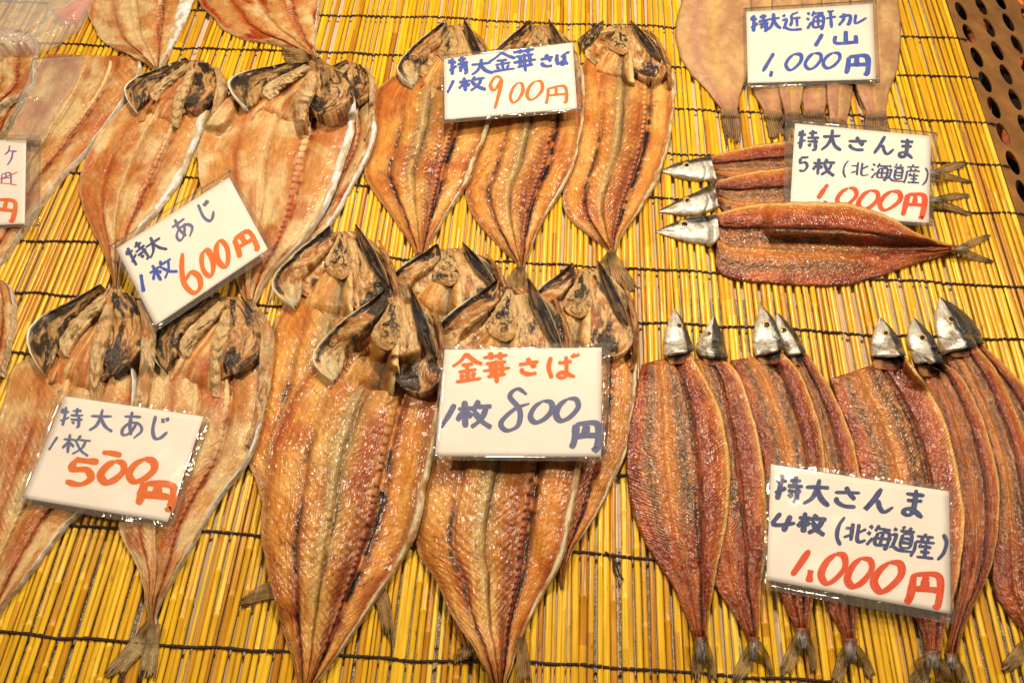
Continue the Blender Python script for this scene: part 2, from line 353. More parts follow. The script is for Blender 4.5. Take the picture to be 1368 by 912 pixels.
# columns of small print, and a few larger figures
KANA = "入力の上記者日本新聞市場大売出し人気品目午後時間東京北海道朝夕刊広告電話番号年月定価円税込毎週土曜連載経済社会面国内天気予報"
def text_mesh(body, size, u, v, rot, z, parent, mat=M_newsink, name='print'):
    cu = bpy.data.curves.new('t', 'FONT'); cu.body = body; cu.size = size; cu.space_line = 0.85; cu.resolution_u = 1; cu.extrude = 0.00002
    o = bpy.data.objects.new('t', cu); me = bpy.data.meshes.new_from_object(o); bpy.data.objects.remove(o); bpy.data.curves.remove(cu)
    me.materials.clear(); me.materials.append(mat); o = bpy.data.objects.new(name, me); COL.objects.link(o); o.parent = parent
    x, y = RW(u, v); o.location = (x, y, z); o.rotation_euler = (0, 0, rot - RD); return o
def print_block(u, v, cols, rows, size, z):
    txt = '\n'.join(''.join(rng.choice(KANA) for _ in range(cols)) for _ in range(rows))
    text_mesh(txt, size, u, v, 0, z, news_t)
for (px, py, c, r_, sz, zz) in ((790, 735, 22, 36, .0042, -0.0069), (640, 800, 10, 26, .004, -0.0069), (1040, 800, 14, 26, .004, -0.0069), (1215, 800, 24, 28, .004, -0.0069),
                            (480, 760, 30, 34, .0042, -0.0075), (40, 740, 34, 34, .004, -0.0075), (880, 400, 30, 16, .0042, -0.0069), (1020, 150, 30, 16, .0042, -0.0069), (230, 560, 30, 12, .004, -0.0075)):
    x, y = P(px, py, -0.008); u, v = WR(float(x), float(y)); print_block(u, v, c, r_, sz, zz)
for body, px, py, sz, rot in (('3,000', 578, 836, .011, math.pi / 2), ('入', 806, 860, .008, 0), ('カ', 806, 884, .009, 0), ('9', 832, 884, .010, 0), ('+', 577, 872, .01, 0)):
    x, y = P(px, py, -0.008); u, v = WR(float(x), float(y)); text_mesh(body, sz, u, v, rot, -0.0068, news_t)

mat_t = thing('reed_mat', 'yellow reed mat of thin canes bound with dark brown thread, spread under all the fish', 'mat')
# right edge of the mat follows the perforated tray
ex0, ey0 = P(1254, 0); ex1, ey1 = P(1350, 228); eu0, ev0 = WR(float(ex0), float(ey0)); eu1, ev1 = WR(float(ex1), float(ey1)); EDGE = (eu0 + eu1) / 2 + 0.004
rg = random.Random(11); protos = []
def reed_proto(k):
    q = random.Random(100 + k); n = 20; L0, L1 = -0.14, 0.97; sg = 8; v = []; f = []
    nodes = sorted(q.uniform(L0, L1) for _ in range(6)); st = sorted(set([L0 + (L1 - L0) * i / n for i in range(n + 1)] + [a + d for a in nodes for d in (-0.0022, -0.0006, 0.0006, 0.0022)]))
    ph = q.uniform(0, 6); amp = q.uniform(0.0002, 0.0009)
    for y in st:
        seg = sum(1 for a in nodes if y > a); r = 1 - 0.05 * (seg % 3)
        r *= 1.16 if any(abs(y - a) < 0.001 for a in nodes) else 1.0
        ox = amp * math.sin(y * 7 + ph) + 0.0003 * math.sin(y * 31 + ph * 2)
        for i in range(sg):
            a = 2 * math.pi * i / sg; v.append((ox + r * 0.0024 * math.cos(a), y, r * 0.0024 * math.sin(a)))
    m = len(st)
    for j in range(m - 1):
        for i in range(sg): f.append([j * sg + i, j * sg + (i + 1) % sg, (j + 1) * sg + (i + 1) % sg, (j + 1) * sg + i])
    f.append(list(range(sg))); f.append(list(range((m - 1) * sg, m * sg))[::-1])
    me = bpy.data.meshes.new('reed'); me.from_pydata(v, [], f); me.polygons.foreach_set('use_smooth', np.ones(len(me.polygons), bool)); me.materials.append(M_reed); return me
protos = [reed_proto(k) for k in range(14)]
REEDS = []; u = EDGE - 0.003
while u > -0.80:
    r = rg.uniform(0.82, 1.30) if rg.random() > 0.16 else rg.uniform(0.5, 0.75)
    if -0.80 < u < 0.42 and rg.random() < 0.20: gap = rg.uniform(0.0010, 0.0034)
    else: gap = rg.uniform(-0.0002, 0.0006)
    w = 0.0048 * r
    REEDS.append((u - w / 2, r)); u -= w + gap
print('reeds', len(REEDS))
for i, (u, r) in enumerate(REEDS):
    o = bpy.data.objects.new('reed', protos[rg.randrange(14)]); COL.objects.link(o); o.parent = mat_t
    x, y = RW(u, rg.uniform(-0.03, 0.02)); zz = -0.0024 * r * .85 + rg.uniform(-0.0009, 0.0001)
    if i < 3: zz += 0.001
    o.location = (x, y, zz); o.scale = (r, 1, r * .85); o.rotation_euler = (0, 0, -RD + rg.uniform(-0.0022, 0.0022))
# binding threads: over the canes, dipping between them
rows = [-30, 33, 85, 141, 200, 262, 356, 428, 512, 634, 742, 893, 990]
def thread(py, seed):
    x, y = P(800, py); u0, v0 = WR(float(x), float(y)); q = random.Random(seed); pts = []
    prev = None
    for (u, r) in sorted(REEDS):
        vy = v0 + 0.0045 * (vn(u * 9, seed, 3) - 0.5) + 0.003 * (vn(u * 40, seed, 5) - 0.5); top = 0.0008 + q.uniform(0, .0002) + (0.0006 if r < .9 else 0)*0; w = 0.0024 * r
        pts.append((u - w * 0.98, vy + q.uniform(-.0006, .0006), -0.0022)); pts.append((u - w * .45, vy, top - .0005 - 0.0024 * 0)); pts.append((u + w * .45, vy, top - .0005)); 
    pts.append((pts[-1][0] + .002, pts[-1][1], -.002)); pts.append((pts[-1][0] + .004, pts[-1][1] + .001, -.001)); pts.append((pts[-1][0] + .006, pts[-1][1] - .001, -.0025))
    pts = np.array(pts); n = len(pts); X, Y = RW(pts[:, 0], pts[:, 1]); sg = 5; v = []
    d = np.gradient(np.stack([X, Y, pts[:, 2]], 1), axis=0); d /= np.linalg.norm(d, axis=1)[:, None]
    b = np.cross(d, [0, 1, 0]); b /= np.linalg.norm(b, axis=1)[:, None]; c = np.cross(b, d); ang = np.arange(sg) * 2 * math.pi / sg
    rr = 0.00112 * (0.8 + 0.5 * hsh(np.arange(n), np.arange(n) * 0, seed))
    v = np.stack([X, Y, pts[:, 2]], 1)[:, None, :] + rr[:, None, None] * (np.cos(ang)[None, :, None] * b[:, None, :] + np.sin(ang)[None, :, None] * c[:, None, :])
    i = np.arange(n - 1)[:, None] * sg; k = np.arange(sg)[None, :]; f = np.stack([i + k, i + (k + 1) % sg, i + sg + (k + 1) % sg, i + sg + k], -1).reshape(-1, 4)
    mesh('thread', v.reshape(-1, 3), f, M_thread, mat_t)
for i, r_ in enumerate(rows): thread(r_, 30 + i)
# knot with loose ends
x, y = P(815, 742); kx, ky = float(x), float(y)
def tube(name, pts, rad, mat, parent, sg=6, taper=False):
    p = np.array(pts, float); n = len(p); d = np.gradient(p, axis=0); d /= np.linalg.norm(d, axis=1)[:, None] + 1e-9
    b = np.cross(d, [0.1, 0.2, 1]); b /= np.linalg.norm(b, axis=1)[:, None] + 1e-9; c = np.cross(b, d); ang = np.arange(sg) * 2 * math.pi / sg
    rr = np.full(n, rad) if not taper else rad * np.linspace(1, 0.2, n)
    v = p[:, None, :] + rr[:, None, None] * (np.cos(ang)[None, :, None] * b[:, None, :] + np.sin(ang)[None, :, None] * c[:, None, :])
    i = np.arange(n - 1)[:, None] * sg; k = np.arange(sg)[None, :]; f = np.stack([i + k, i + (k + 1) % sg, i + sg + (k + 1) % sg, i + sg + k], -1).reshape(-1, 4)
    return mesh(name, v.reshape(-1, 3), f, mat, parent)
tube('thread', [(kx - .004, ky + .003, .0012), (kx, ky, .0022), (kx + .004, ky - .006, .0016), (kx + .006, ky - .014, .0012), (kx + .009, ky - .019, .001)], .0009, M_thread, mat_t)
tube('thread', [(kx + .002, ky + .002, .0012), (kx + .002, ky - .004, .0024), (kx + .002, ky - .01, .0012), (kx + .005, ky - .017, .001)], .0008, M_thread, mat_t)

# ------------------------------------------------------------------ flesh colours and relief
def C(*c): return 0.62 * (pc(*c) / 0.80) ** 1.16
def saba_col(seed, var=0.0):
    def f(s, t):
        n = fbm(s * 5 + seed, t * 9, seed, 4); n2 = fbm(s * 26, t * 30, seed + 3, 4); n3 = fbm(s * 60 + t * 8, t * 14, seed + 5, 3)
        wob = (fbm(t * 6, t * 0, seed + 8, 3) - 0.5) * 0.03
        s0 = s + wob; cc = 0.47; sp = 0.70 + 0.02 * t
        tan = C(226, 166, 92); gold = C(214, 144, 66); ora = C(190, 102, 48); red = C(146, 70, 46); dk = C(50, 34, 30); olive = C(168, 132, 84); cream = C(236, 194, 130)
        c = mix(gold + 0 * s[..., None], tan, sm(.35, .7, n)); c = mix(c, ora, 0.65 * sm(.46, .78, fbm(s * 5, t * 9 + 3, seed + 11, 5)))
        # central olive strip and reddish bands either side of it
        c = mix(c, olive, 0.9 * gau(s0, cc - .03, .085) * sm(1.0, .3, t)); c = mix(c, cream, 0.35 * gau(s0, cc - .05, .025) * sm(.1, .3, t))
        c = mix(c, red, (0.30 + .45 * sm(.25, .7, t)) * gau(s0, .245, .05) * (0.55 + .8 * n2)); c = mix(c, red, (0.35 + .4 * sm(.2, .7, t)) * gau(s0, sp - .07, .07) * (.5 + .9 * n2))
        c = mix(c, red, .35 * gau(s0, sp + .05, .03) * (.5 + n2))
        # muscle chevrons
        ch = np.sin((t * 62 + np.abs(s0 - .36) * 26 * np.where(s0 > .36, 1, 1)) * 2 * np.pi / 1.6 + 3 * n); zone = sm(.05, .15, t)
        c = c * (1 - 0.10 * sm(.35, 1, ch) * zone * gau(s0, .40, .3))[..., None]
        c = mix(c, C(238, 180, 100), .28 * sm(.62, .8, n3) )
        v1 = np.abs(fbm(s * 9 + t * 6, t * 16, seed + 21, 4) - .5); c = mix(c, C(136, 60, 30), .55 * sm(.022, .0, v1) * sm(.45, .6, fbm(s * 4, t * 5, seed + 22, 3)))
        c = mix(c, C(240, 196, 120), .4 * sm(.58, .74, fbm(s * 26 + t * 4, t * 11, seed + 23, 4)) * sm(.5, .7, fbm(s * 3, t * 5, seed + 24, 2)))
        c = mix(c, C(132, 66, 40), .45 * sm(.1, .9, np.sin((t * 95 - (s0 - .55) * 20) * 2 * np.pi / 2 + 5 * n)) * gau(s0, .60, .06) * sm(.3, .5, t))
        # dark lateral line, central slit, dark blood line by the backbone
        k = sm(.28, .42, t) * sm(.35, .6, fbm(t * 40, s * 3, seed + 31, 2)); c = mix(c, dk, .92 * gau(s0 + .03 * (n2 - .5), .245 + .01 * np.sin(t * 9), .014) * k)
        k = sm(.12, .22, t) * sm(1.0, .85, t) * (.45 + .55 * sm(.3, .5, fbm(t * 14, t * 0, seed + 33, 2))); c = mix(c, C(74, 62, 48), .85 * gau(s0, cc, .0085) * k)
        c = mix(c, C(70, 62, 50), .6 * gau(s0, cc - .0, .04) * gau(t, .07, .05) * sm(.4, .7, n2))
        k = sm(.16, .36, t) * sm(.3, .5, fbm(t * 36, s * 8, seed + 35, 2)); c = mix(c, C(30, 20, 20), 1.0 * gau(s0 + .05 * (n2 - .5), sp + .030, .026 + .006 * np.sin(t * 31 + seed)) * k); c = mix(c, C(120, 44, 26), .5 * gau(s0, sp + .06, .02) * sm(.4, .6, n2))
        # pale edges
        c = mix(c, C(238, 204, 152), .8 * sm(.975, .995, s)); c = mix(c, C(232, 190, 130), .7 * sm(.018, .004, s))
        c = mix(c, C(158, 82, 40), .55 * gau(s, .945, .03) + .5 * gau(s, .035, .03))
        return c * np.array([.94, .84, .74])
    return f
def fillet_prof(th, seed, cc=.47, sp=.70, curl=.0022):
    def f(s, t):
        env = np.clip(np.sin(np.pi * np.clip(s, 0.0, 1)), 0, 1) ** .45; e2 = sm(0, .03, t) * sm(1.0, .9, t) * .6 + .4
        z = th * env * e2 * (0.85 + .35 * gau(s, .30, .12) + .35 * gau(s, sp - .10, .07) + .3 * gau(s, .86, .07))
        z = z - .30 * th * gau(s, cc, .014) - .32 * th * gau(s, .245, .02) * sm(.2, .4, t) - .45 * th * gau(s, sp + .03, .018)
        z = z + .22 * th * gau(s, cc - .045, .02)
        z = z + .0011 * (fbm(s * 8, t * 16, seed, 4) - .5) + .0006 * (fbm(s * 45, t * 60, seed + 2, 3) - .5)
        z = z + .00028 * np.sin((t * 62 + np.abs(s - .36) * 26) * 2 * np.pi / 1.6 + 3 * fbm(s * 5 + seed, t * 9, seed, 4)) * gau(s, .42, .35)
        return z + curl * sm(.95, 1.0, s) + .5 * curl * sm(.03, 0, s) + .0035 * (fbm(t * 3, s * 1.2, seed + 7, 2) - .5)*.6
    return f
def aji_col(seed, red=0.0, dim=1.0):
    def f(s, t):
        n = fbm(s * 5 + seed, t * 9, seed, 4); n2 = fbm(s * 22, t * 34, seed + 3, 4); n3 = fbm(s * 50 + t * 20, t * 16, seed + 5, 3)
        s0 = s + (fbm(t * 6, t * 0, seed + 8, 3) - .5) * .03
        pale = C(236, 196, 142); tan = C(222, 162, 100); ora = C(200, 116, 60); rd = C(170, 80, 46)
        c = mix(tan + 0 * s[..., None], pale, sm(.35, .65, n)); c = mix(c, ora, (.55 + red) * sm(.45, .72, fbm(s * 5, t * 7 + 3, seed + 11, 4)))
        c = mix(c, ora, (.4 + red) * gau(s0, .26, .05)); c = mix(c, ora, (.5 + red * .5) * gau(s0, .70, .07)); c = mix(c, pale, .6 * gau(s0, .43, .035))
        c = mix(c, rd, .5 * gau(s0, .27, .018) * sm(.4, .65, fbm(t * 26, s * 4, seed + 2, 2)) * sm(.25, .5, t))
        c = mix(c, C(130, 44, 28), .75 * gau(s0 + .04 * (n2 - .5), .73, .020) * sm(.42, .62, fbm(t * 44, s * 6, seed + 6, 2)) * sm(.05, .2, t))
        c = mix(c, C(160, 120, 60), .7 * gau(s0, .48, .007) * sm(.08, .2, t)); c = mix(c, C(246, 216, 168), .3 * sm(.60, .8, n3))
        rib = np.sin((t * 55 - (s0 - .75) * 18) * 2 * np.pi / 1.4 + 2 * n); c = mix(c, ora, .35 * sm(.3, 1, rib) * gau(s, .84, .09) * sm(.5, .1, t))
        c = mix(c, rd, .55 * gau(t, .03, .05) * sm(.4, .6, n2) * (1 - gau(s, .5, .2)))
        c = mix(c, C(240, 214, 176), .7 * sm(.965, .99, s)); c = mix(c, C(236, 204, 158), .6 * sm(.02, .004, s))
        return c * dim * np.array([.86, .76, .66])
    return f
def sanma_col(seed, gut=1.0):
    def f(s, t):
        n = fbm(s * 5 + seed, t * 9, seed, 4); n2 = fbm(s * 40, t * 60, seed + 3, 4)
        s0 = s + (fbm(t * 7, s * 2, seed + 8, 4) - .5) * .07
        red = C(158, 72, 34); ora = C(196, 110, 52); tan = C(204, 144, 82); gry = C(100, 76, 56); dk = C(36, 24, 22); yel = C(232, 172, 90)
        c = mix(red + 0 * s[..., None], ora, sm(.35, .66, n)); c = mix(c, C(128, 50, 32), .6 * sm(.52, .72, fbm(s * 9, t * 14, seed + 12, 4))); g = gut * sm(.66, .48, t + .15 * (n - .5))
        c = mix(c, tan, g * .6 * sm(.10, .2, s0) * sm(.72, .6, s0)); c = mix(c, gry, g * .85 * gau(s0, .20 + .08 * t, .06) * sm(.25, .55, n2)); c = mix(c, gry, g * .85 * gau(s0, .55, .06) * sm(.2, .5, n2))
        c = mix(c, yel, .42 * gau(s0, .40 + .06 * t, .035) * (1 - .4 * t)); c = mix(c, dk, .9 * gau(s0, .665, .010) * (.4 + .6 * sm(.4, .5, np.sin(t * 420) * .5 + .5)) * sm(1, .8, t)); c = mix(c, C(128, 44, 26), .7 * gau(s0, .72, .035)); c = mix(c, dk, .8 * gau(s0, .645, .022) * sm(.3, .55, fbm(t * 30, s * 6, seed + 14, 3)))
        c = mix(c, dk, .75 * gau(s0, .60, .05) * gau(t, .50, .09) * sm(.35, .6, n2)); c = mix(c, red, .6 * gau(s0, .78, .05))
        c = mix(c, C(214, 146, 78), .75 * sm(.84, .95, s0) * (.5 + .5 * n2)); c = mix(c, C(240, 200, 132), .8 * gau(s, .975, .02)); c = mix(c, dk, .7 * sm(.99, 1, s)); c = mix(c, dk, .5 * sm(.012, 0, s))
        c = mix(c, C(150, 60, 34), .7 * sm(.03, 0, t) * sm(.3, .6, n2)); c = mix(c, C(248, 214, 160), .3 * sm(.60, .8, fbm(s * 70, t * 150, seed + 9, 2)))
        return c * np.array([.92, .69, .48])
    return f
def sanma_prof(th, seed):
    def f(s, t):
        env = np.clip(np.sin(np.pi * s), 0, 1) ** .4; z = th * env * (.8 + .4 * gau(s, .28, .10) + .5 * gau(s, .82, .08) + .2 * gau(s, .5, .08))
        z = z - .5 * th * gau(s, .665, .02) - .25 * th * gau(s, .40, .03) + .0008 * (fbm(s * 8, t * 20, seed, 4) - .5) + .0007 * (fbm(s * 46, t * 150, seed + 4, 2) - .5)
        return z * (.5 + .5 * sm(0, .03, t) * sm(1, .95, t))
    return f
def karei_col(seed):
    def f(s, t):
        n = fbm(s * 4 + seed, t * 7, seed, 4); c = mix(C(190, 140, 96) + 0 * s[..., None], C(216, 168, 114), sm(.3, .7, n)); c = mix(c, C(186, 122, 104), .6 * gau(s, .24, .09) * sm(.1, .3, t))
        c = mix(c, C(222, 168, 96), .6 * gau(s, .5, .05)); c = mix(c, C(180, 110, 92), .6 * sm(.75, 1, t) * sm(.3, .6, n)); c = mix(c, C(120, 86, 64), .6 * sm(.95, 1, s)); c = mix(c, C(120, 86, 64), .6 * sm(.05, 0, s))
        return c
    return f
def soft_prof(th, seed, bump=.0010, p=.5, fq=(4, 6)):
    def f(s, t):
        return th * np.clip(np.sin(np.pi * s), 0, 1) ** p * (.25 + .75 * np.clip(np.sin(np.pi * np.clip(t, 0, 1)), 0, 1) ** .4) + bump * (fbm(s * fq[0], t * fq[1], seed, 4) - .5)
    return f
def fin_col(seed, a=(220, 168, 108), b=(92, 62, 42), freq=9):
    A, B = C(*a), C(*b)
    def f(s, t):
        k = .5 + .5 * np.sin(s * freq * 2 * np.pi + 2 * vn(t * 3, s * 3, seed)); c = mix(mix(A + 0 * s[..., None], B, .8 * sm(.45, .95, k)), B, .6 * sm(.4, .7, fbm(s * 4, t * 4, seed + 2, 3))); return mix(c, B * .7, .8 * sm(.35, 0, t))
    return f
def fin_prof(th=.0006, seed=1, freq=11):
    return lambda s, t: th + .0005 * (.5 + .5 * np.sin(s * freq * 2 * np.pi)) + .0012 * (fbm(s * 3, t * 3, seed, 2) - .5)
def blot(seed, cols, fq=(5, 6)):
    cs = [C(*c) for c in cols]
    def f(s, t):
        n = fbm(s * fq[0], t * fq[1], seed, 5); n2 = fbm(s * fq[0] * 2.5 + 9, t * fq[1] * 2.5, seed + 4, 4); c = cs[0] + 0 * s[..., None]
        c = mix(c, cs[1], sm(.40, .55, n)); c = mix(c, cs[2], sm(.55, .68, n2))
        return c
    return f

def anat(seed, dark=lambda s, t: 0 * s, pale=lambda s, t: 0 * s, fq=(4, 5), amber=(196, 122, 58), cream=(236, 190, 128), dk=(46, 32, 28), red=(160, 78, 44)):
    a, c_, d_, r_ = C(*amber), C(*cream), C(*dk), C(*red)
    def f(s, t):
        w = fbm(s * fq[0] * .7, t * fq[1] * .7, seed, 3) - .5; w2 = fbm(s * fq[0] * .7 + 7, t * fq[1] * .7, seed + 1, 3) - .5
        x = s * fq[0] + 3 * w; y = t * fq[1] + 3 * w2; n = fbm(x, y, seed + 2, 5); n2 = fbm(x * 2.2, y * 2.2, seed + 3, 5); rg_ = 1 - np.abs(2 * fbm(x * 1.3, y * 1.3, seed + 4, 4) - 1)
        c = mix(a + 0 * s[..., None], r_, .6 * sm(.45, .68, n)); c = mix(c, c_, .85 * sm(.42, .68, n2 + pale(s, t) * .5)); c = mix(c, c_, .5 * sm(.86, .98, rg_))
        c = mix(c, d_, .94 * sm(.42, .24, fbm(x * 1.1 + 5, y * 1.1, seed + 6, 5) - dark(s, t) * .50)); c = mix(c, d_, .6 * sm(.06, .0, np.abs(fbm(x * 1.1 + 3, y * 1.1, seed + 7, 4) - .5)) * sm(.4, .6, n))
        return c
    return f
class Aff:
    """puts a part drawn on one fish onto another of the same kind"""
    def __init__(s, src, dst):
        A = np.array([[x, y, 1] for x, y in src], float); s.M = np.linalg.solve(A, np.array(dst, float))
    def __call__(s, pts): return [tuple(np.array([x, y, 1]) @ s.M) for x, y in pts]
def tails(root, pts, mat=M_fin, col=None, seed=5):
    """each lobe: (left edge points, right edge points)"""
    for k, (L, R) in enumerate(pts):
        Sheet('tail_fin', L, R, mat, root, fin_prof(seed=seed + k), col or fin_col(seed + k), nu=60, nv=30, seed=seed + k, edge=1.0, r=3, fray=.30)

# ------------------------------------------------------------------ fish builders
def backbone(sh, root, seed, sp0, sp1, cA, cB, gap=.85, hw=.019, h=.0010, n=46, t0=.02, t1=.96, mat=None):
    A, B = C(*cA), C(*cB)
    wt = lambda t: t + .012 * (vn(t * 16, t * 0, seed + 4) - .5) * 2 + .006 * (vn(t * 50, t * 0, seed + 6) - .5)
    def hg(t, q): return h * (.40 + .6 * np.abs(np.sin(wt(t) * n * np.pi)) ** .8) * (.5 + .8 * vn(wt(t) * n, q * 0, seed + 9)) * (1 - .5 * t) * (.6 + .6 * vn(t * 30, q * 0, seed))
    def cf(t, q):
        k = np.abs(np.sin(wt(t) * n * np.pi)); c = mix(A + 0 * t[..., None], B, sm(.2, .55, t + .2 * (vn(t * 20, q, seed) - .5))); c = mix(c, C(70, 30, 24), gap * sm(.6, .1, k + .5 * (vn(t * 90, q * 3, seed) - .5)) * sm(.15, .4, t)); return mix(c, C(240, 190, 140), .35 * sm(.5, 1, k) * sm(-.2, .5, -q))
    ridge(sh, 'backbone', lambda t: sp0 + (sp1 - sp0) * t + .004 * np.sin(t * 19 + seed), lambda t: hw * (.75 + .25 * np.abs(np.sin(wt(t) * n * np.pi)) + .3 * vn(t * n, t * 0, seed + 3)) * (1 + .5 * t), hg, cf, mat or M_saba, root, t0, t1, 360, 9)
def rim(sh, root, seed, side, w, h, cA, cB, mat, t0=.03, t1=.99):
    A, B = C(*cA), C(*cB); u0 = 1.0 if side > 0 else 0.0
    ridge(sh, 'skin_edge', lambda t: u0 - side * w * .55 + .004 * np.sin(t * 23 + seed) , lambda t: w * (.55 + .7 * vn(t * 6, t * 0, seed)), lambda t, q: h * (.6 + .8 * vn(t * 9, q * 0, seed + 2)),
          lambda t, q: mix(A + 0 * t[..., None], B, sm(.35, .7, fbm(t * 30, q * 1.2, seed + 5, 3))), mat, root, t0, t1, 240, 7)
SRC_S = ((443, 506), (592, 500), (526, 400))
def saba(L, R, anc, label, group, seed, tail=None, fin=True, dark=1.0, show_head=True, th=.0062, left_rim=False, small_left=False):
    root = thing('mackerel', label, 'dried fish', group); G = drape(5)
    b = Sheet('fillet', L, R, M_saba, root, fillet_prof(th, seed), saba_col(seed), 84, 250, seed, 1.6, G=G)
    backbone(b, root, seed, .685, .715, (212, 140, 74), (172, 84, 52))
    rim(b, root, seed, 1, .028, .0024, (240, 208, 160), (206, 150, 92), M_saba)
    if left_rim: rim(b, root, seed + 1, -1, .012, .0012, (240, 208, 160), (206, 150, 92), M_saba, .2, .97)
    if tail: tails(root, tail, seed=seed)
    if not show_head: settle(root); return root
    A = Aff(SRC_S, anc); q = dict(root=root)
    dkc = blot(seed, ((84, 60, 40), (40, 30, 26), (196, 158, 110)), (4, 5))
    tilt = lambda z: (lambda s, t: z)
    hd = Sheet('head', A([(512, 398), (484, 418), (460, 440), (450, 462), (456, 488), (490, 505)]), A([(542, 396), (572, 414), (592, 445), (595, 485), (585, 512), (552, 518)]), M_head, root,
          soft_prof(.0028, seed, .0040, .8, (7, 7)), anat(seed + 1, fq=(6, 6)), 70, 70, seed, 2.2, r=4)
    gan = anat(seed + 3, lambda s, t: .8 * gau(s, .18, .12) * sm(1.0, .7, t) + .5 * gau(t, .10, .12) + .05, lambda s, t: sm(.6, .95, t), (3, 8))
    def gcol(s, t):     # left gill plate: dark line inside a white rim, pale foot
        n = fbm(s * 5, t * 9, seed + 33, 4); c = gan(s, t); c = mix(c, C(240, 208, 160), .75 * sm(.72, .95, t + .35 * (n - .5)) * sm(.0, .3, s)); return mix(c, C(244, 222, 184), .9 * sm(.09, .03, s) * sm(.1, .3, t))
    if not small_left:
        Sheet('gill_cover', A([(513, 387), (492, 403), (467, 420), (443, 441), (424, 461), (417, 478), (426, 494), (444, 508)]), A([(516, 391), (514, 411), (496, 430), (476, 446), (462, 463), (459, 478), (454, 493), (448, 506)]), M_head, root,
          lambda s, t: .0045 * sm(.30, 0, s) + .0022 + .0035 * sm(.6, 1, s) * np.sin(np.pi * t) + .0034 * (fbm(s * 4, t * 9, seed, 4) - .5), gcol, 40, 110, seed, .8, r=4)
    else:
        Sheet('jaw', small_left[0], small_left[1], M_head, root, soft_prof(.003, seed), dkc, 20, 40, seed, .8, r=4)
    ban = anat(seed + 13, lambda s, t: 0.05 + 1.1 * gau(s, .34, .26) * gau(t, .78, .15) + .5 * gau(s, .85, .12) * gau(t, .3, .2), lambda s, t: .3 * sm(.5, .2, t), (5, 4))
    def bowl(s, t): return mix(ban(s, t), C(222, 172, 110), .7 * np.clip(sm(.93, .99, t) + .5 * sm(.93, 1, s), 0, 1))
    Sheet('gill_cover', A([(531, 408), (533, 445), (529, 472), (525, 498), (536, 516), (555, 524)]), A([(560, 404), (584, 436), (592, 472), (590, 500), (577, 518), (560, 525)]), M_head, root,
          lambda s, t: .004 + .0035 * (sm(.25, 0, s) * .3 + sm(.72, 1, s) + sm(.8, 1, t)) - .0040 * gau(s, .40, .26) * gau(t, .74, .18) + .0036 * (fbm(s * 5, t * 6, seed + 2, 4) - .5), bowl, 50, 80, seed + 2, .8, r=3)
    skb = anat(seed + 7, lambda s, t: .10 + .3 * gau(t, .35, .2) * gau(s, .5, .3), lambda s, t: .5 * sm(.7, .2, t), (5, 9), (196, 134, 74), (236, 190, 126))
    def skcol(s, t):
        n = fbm(s * 6, t * 6, seed + 40, 3); return mix(skb(s, t), C(214, 156, 86) + 0 * s[..., None], .7 * sm(.6, .95, t + .4 * (n - .5)))
    def ncol(s, t):
        x = s * 3; n = fbm(x * 2, t * 4, seed + 51, 4); st = fbm(s * 16, t * 4 + s * 2, seed + 52, 4)
        c = mix(C(210, 144, 70) + 0 * s[..., None], C(228, 172, 102), sm(.4, .65, st)); c = mix(c, C(186, 104, 50), .7 * sm(.5, .68, n)); c = mix(c, C(170, 130, 78), .75 * gau(s, .66, .16)); c = mix(c, C(110, 84, 54), .7 * gau(s, .70, .02) * sm(.25, .4, t))
        return mix(c, C(236, 190, 124), .7 * gau(s, .95, .07) * sm(.2, .5, st + .2))
    Sheet('neck_flesh', A([(524, 412), (514, 432), (500, 452), (480, 474), (466, 494), (456, 520), (452, 556)]), A([(531, 410), (534, 440), (533, 470), (529, 500), (526, 524), (523, 545), (521, 562)]), M_saba, root,
          lambda s, t: (.0030 * np.clip(np.sin(np.pi * s), 0, 1) ** .8 + .0012 * gau(s, .93, .06) * (.5 + .5 * np.sin(t * 46)) - .0008 * gau(s, .70, .04)) * sm(0, .12, t) * sm(1.1, .5, t) + .0014 * (fbm(s * 7, t * 9, seed + 5, 4) - .5) - (.0062 + .006 * (fbm(s * 5, t * 3, seed + 6, 3) - .5)) * sm(.5, 1, t) - .0016 * sm(.12, 0, s) * sm(.3, .6, t), ncol, 60, 110, seed + 4, .8, r=2, clear=.0002)
    Sheet('skull', A([(523, 400), (514, 416), (502, 434), (496, 448), (502, 460), (512, 466)]), A([(530, 401), (533, 420), (534, 440), (532, 452), (527, 462), (518, 468)]), M_head, root,
          lambda s, t: .0026 * np.clip(np.sin(np.pi * s), 0, 1) ** 1.0 * (sm(0, .15, t)) * sm(1.0, .5, t) + .0026 * np.clip(np.sin(np.pi * s), 0, 1) * sm(1, .8, t) * (fbm(s * 7, t * 11, seed + 5, 4) - .5), skcol, 54, 100, seed + 4, 1.4, r=3)
    def jcol(s, t): return mix(mix(C(34, 26, 26) + 0 * s[..., None], C(150, 106, 68), .8 * sm(.50, .66, fbm(s * 7, t * 4, seed, 4))), C(206, 160, 110), .9 * sm(.86, .96, s) + .4 * sm(.05, 0, s))
    Sheet('jaw', A([(548, 386), (549, 402), (552, 420), (558, 440), (568, 462), (580, 476)]), A([(550, 386), (560, 402), (569, 420), (576, 440), (582, 460), (584, 477)]), M_head, root,
          lambda s, t: .0018 + .0050 * sm(.6, 1, s) * sm(1, .6, t) + .0015 * np.sin(np.pi * s) + .0008 * (fbm(s * 8, t * 4, seed, 3) - .5), jcol, 24, 60, seed, .6, r=3)
    if fin: Sheet('pectoral_fin', A([(577, 410), (585, 438), (588, 470), (589, 500), (583, 545)]), A([(580, 409), (591, 436), (597, 470), (597, 502), (588, 548)]), M_head, root, soft_prof(.0025, seed), blot(seed + 2, ((206, 136, 74), (150, 84, 46), (226, 176, 116)), (3, 9)), 14, 70, seed + 8, .8, r=3)
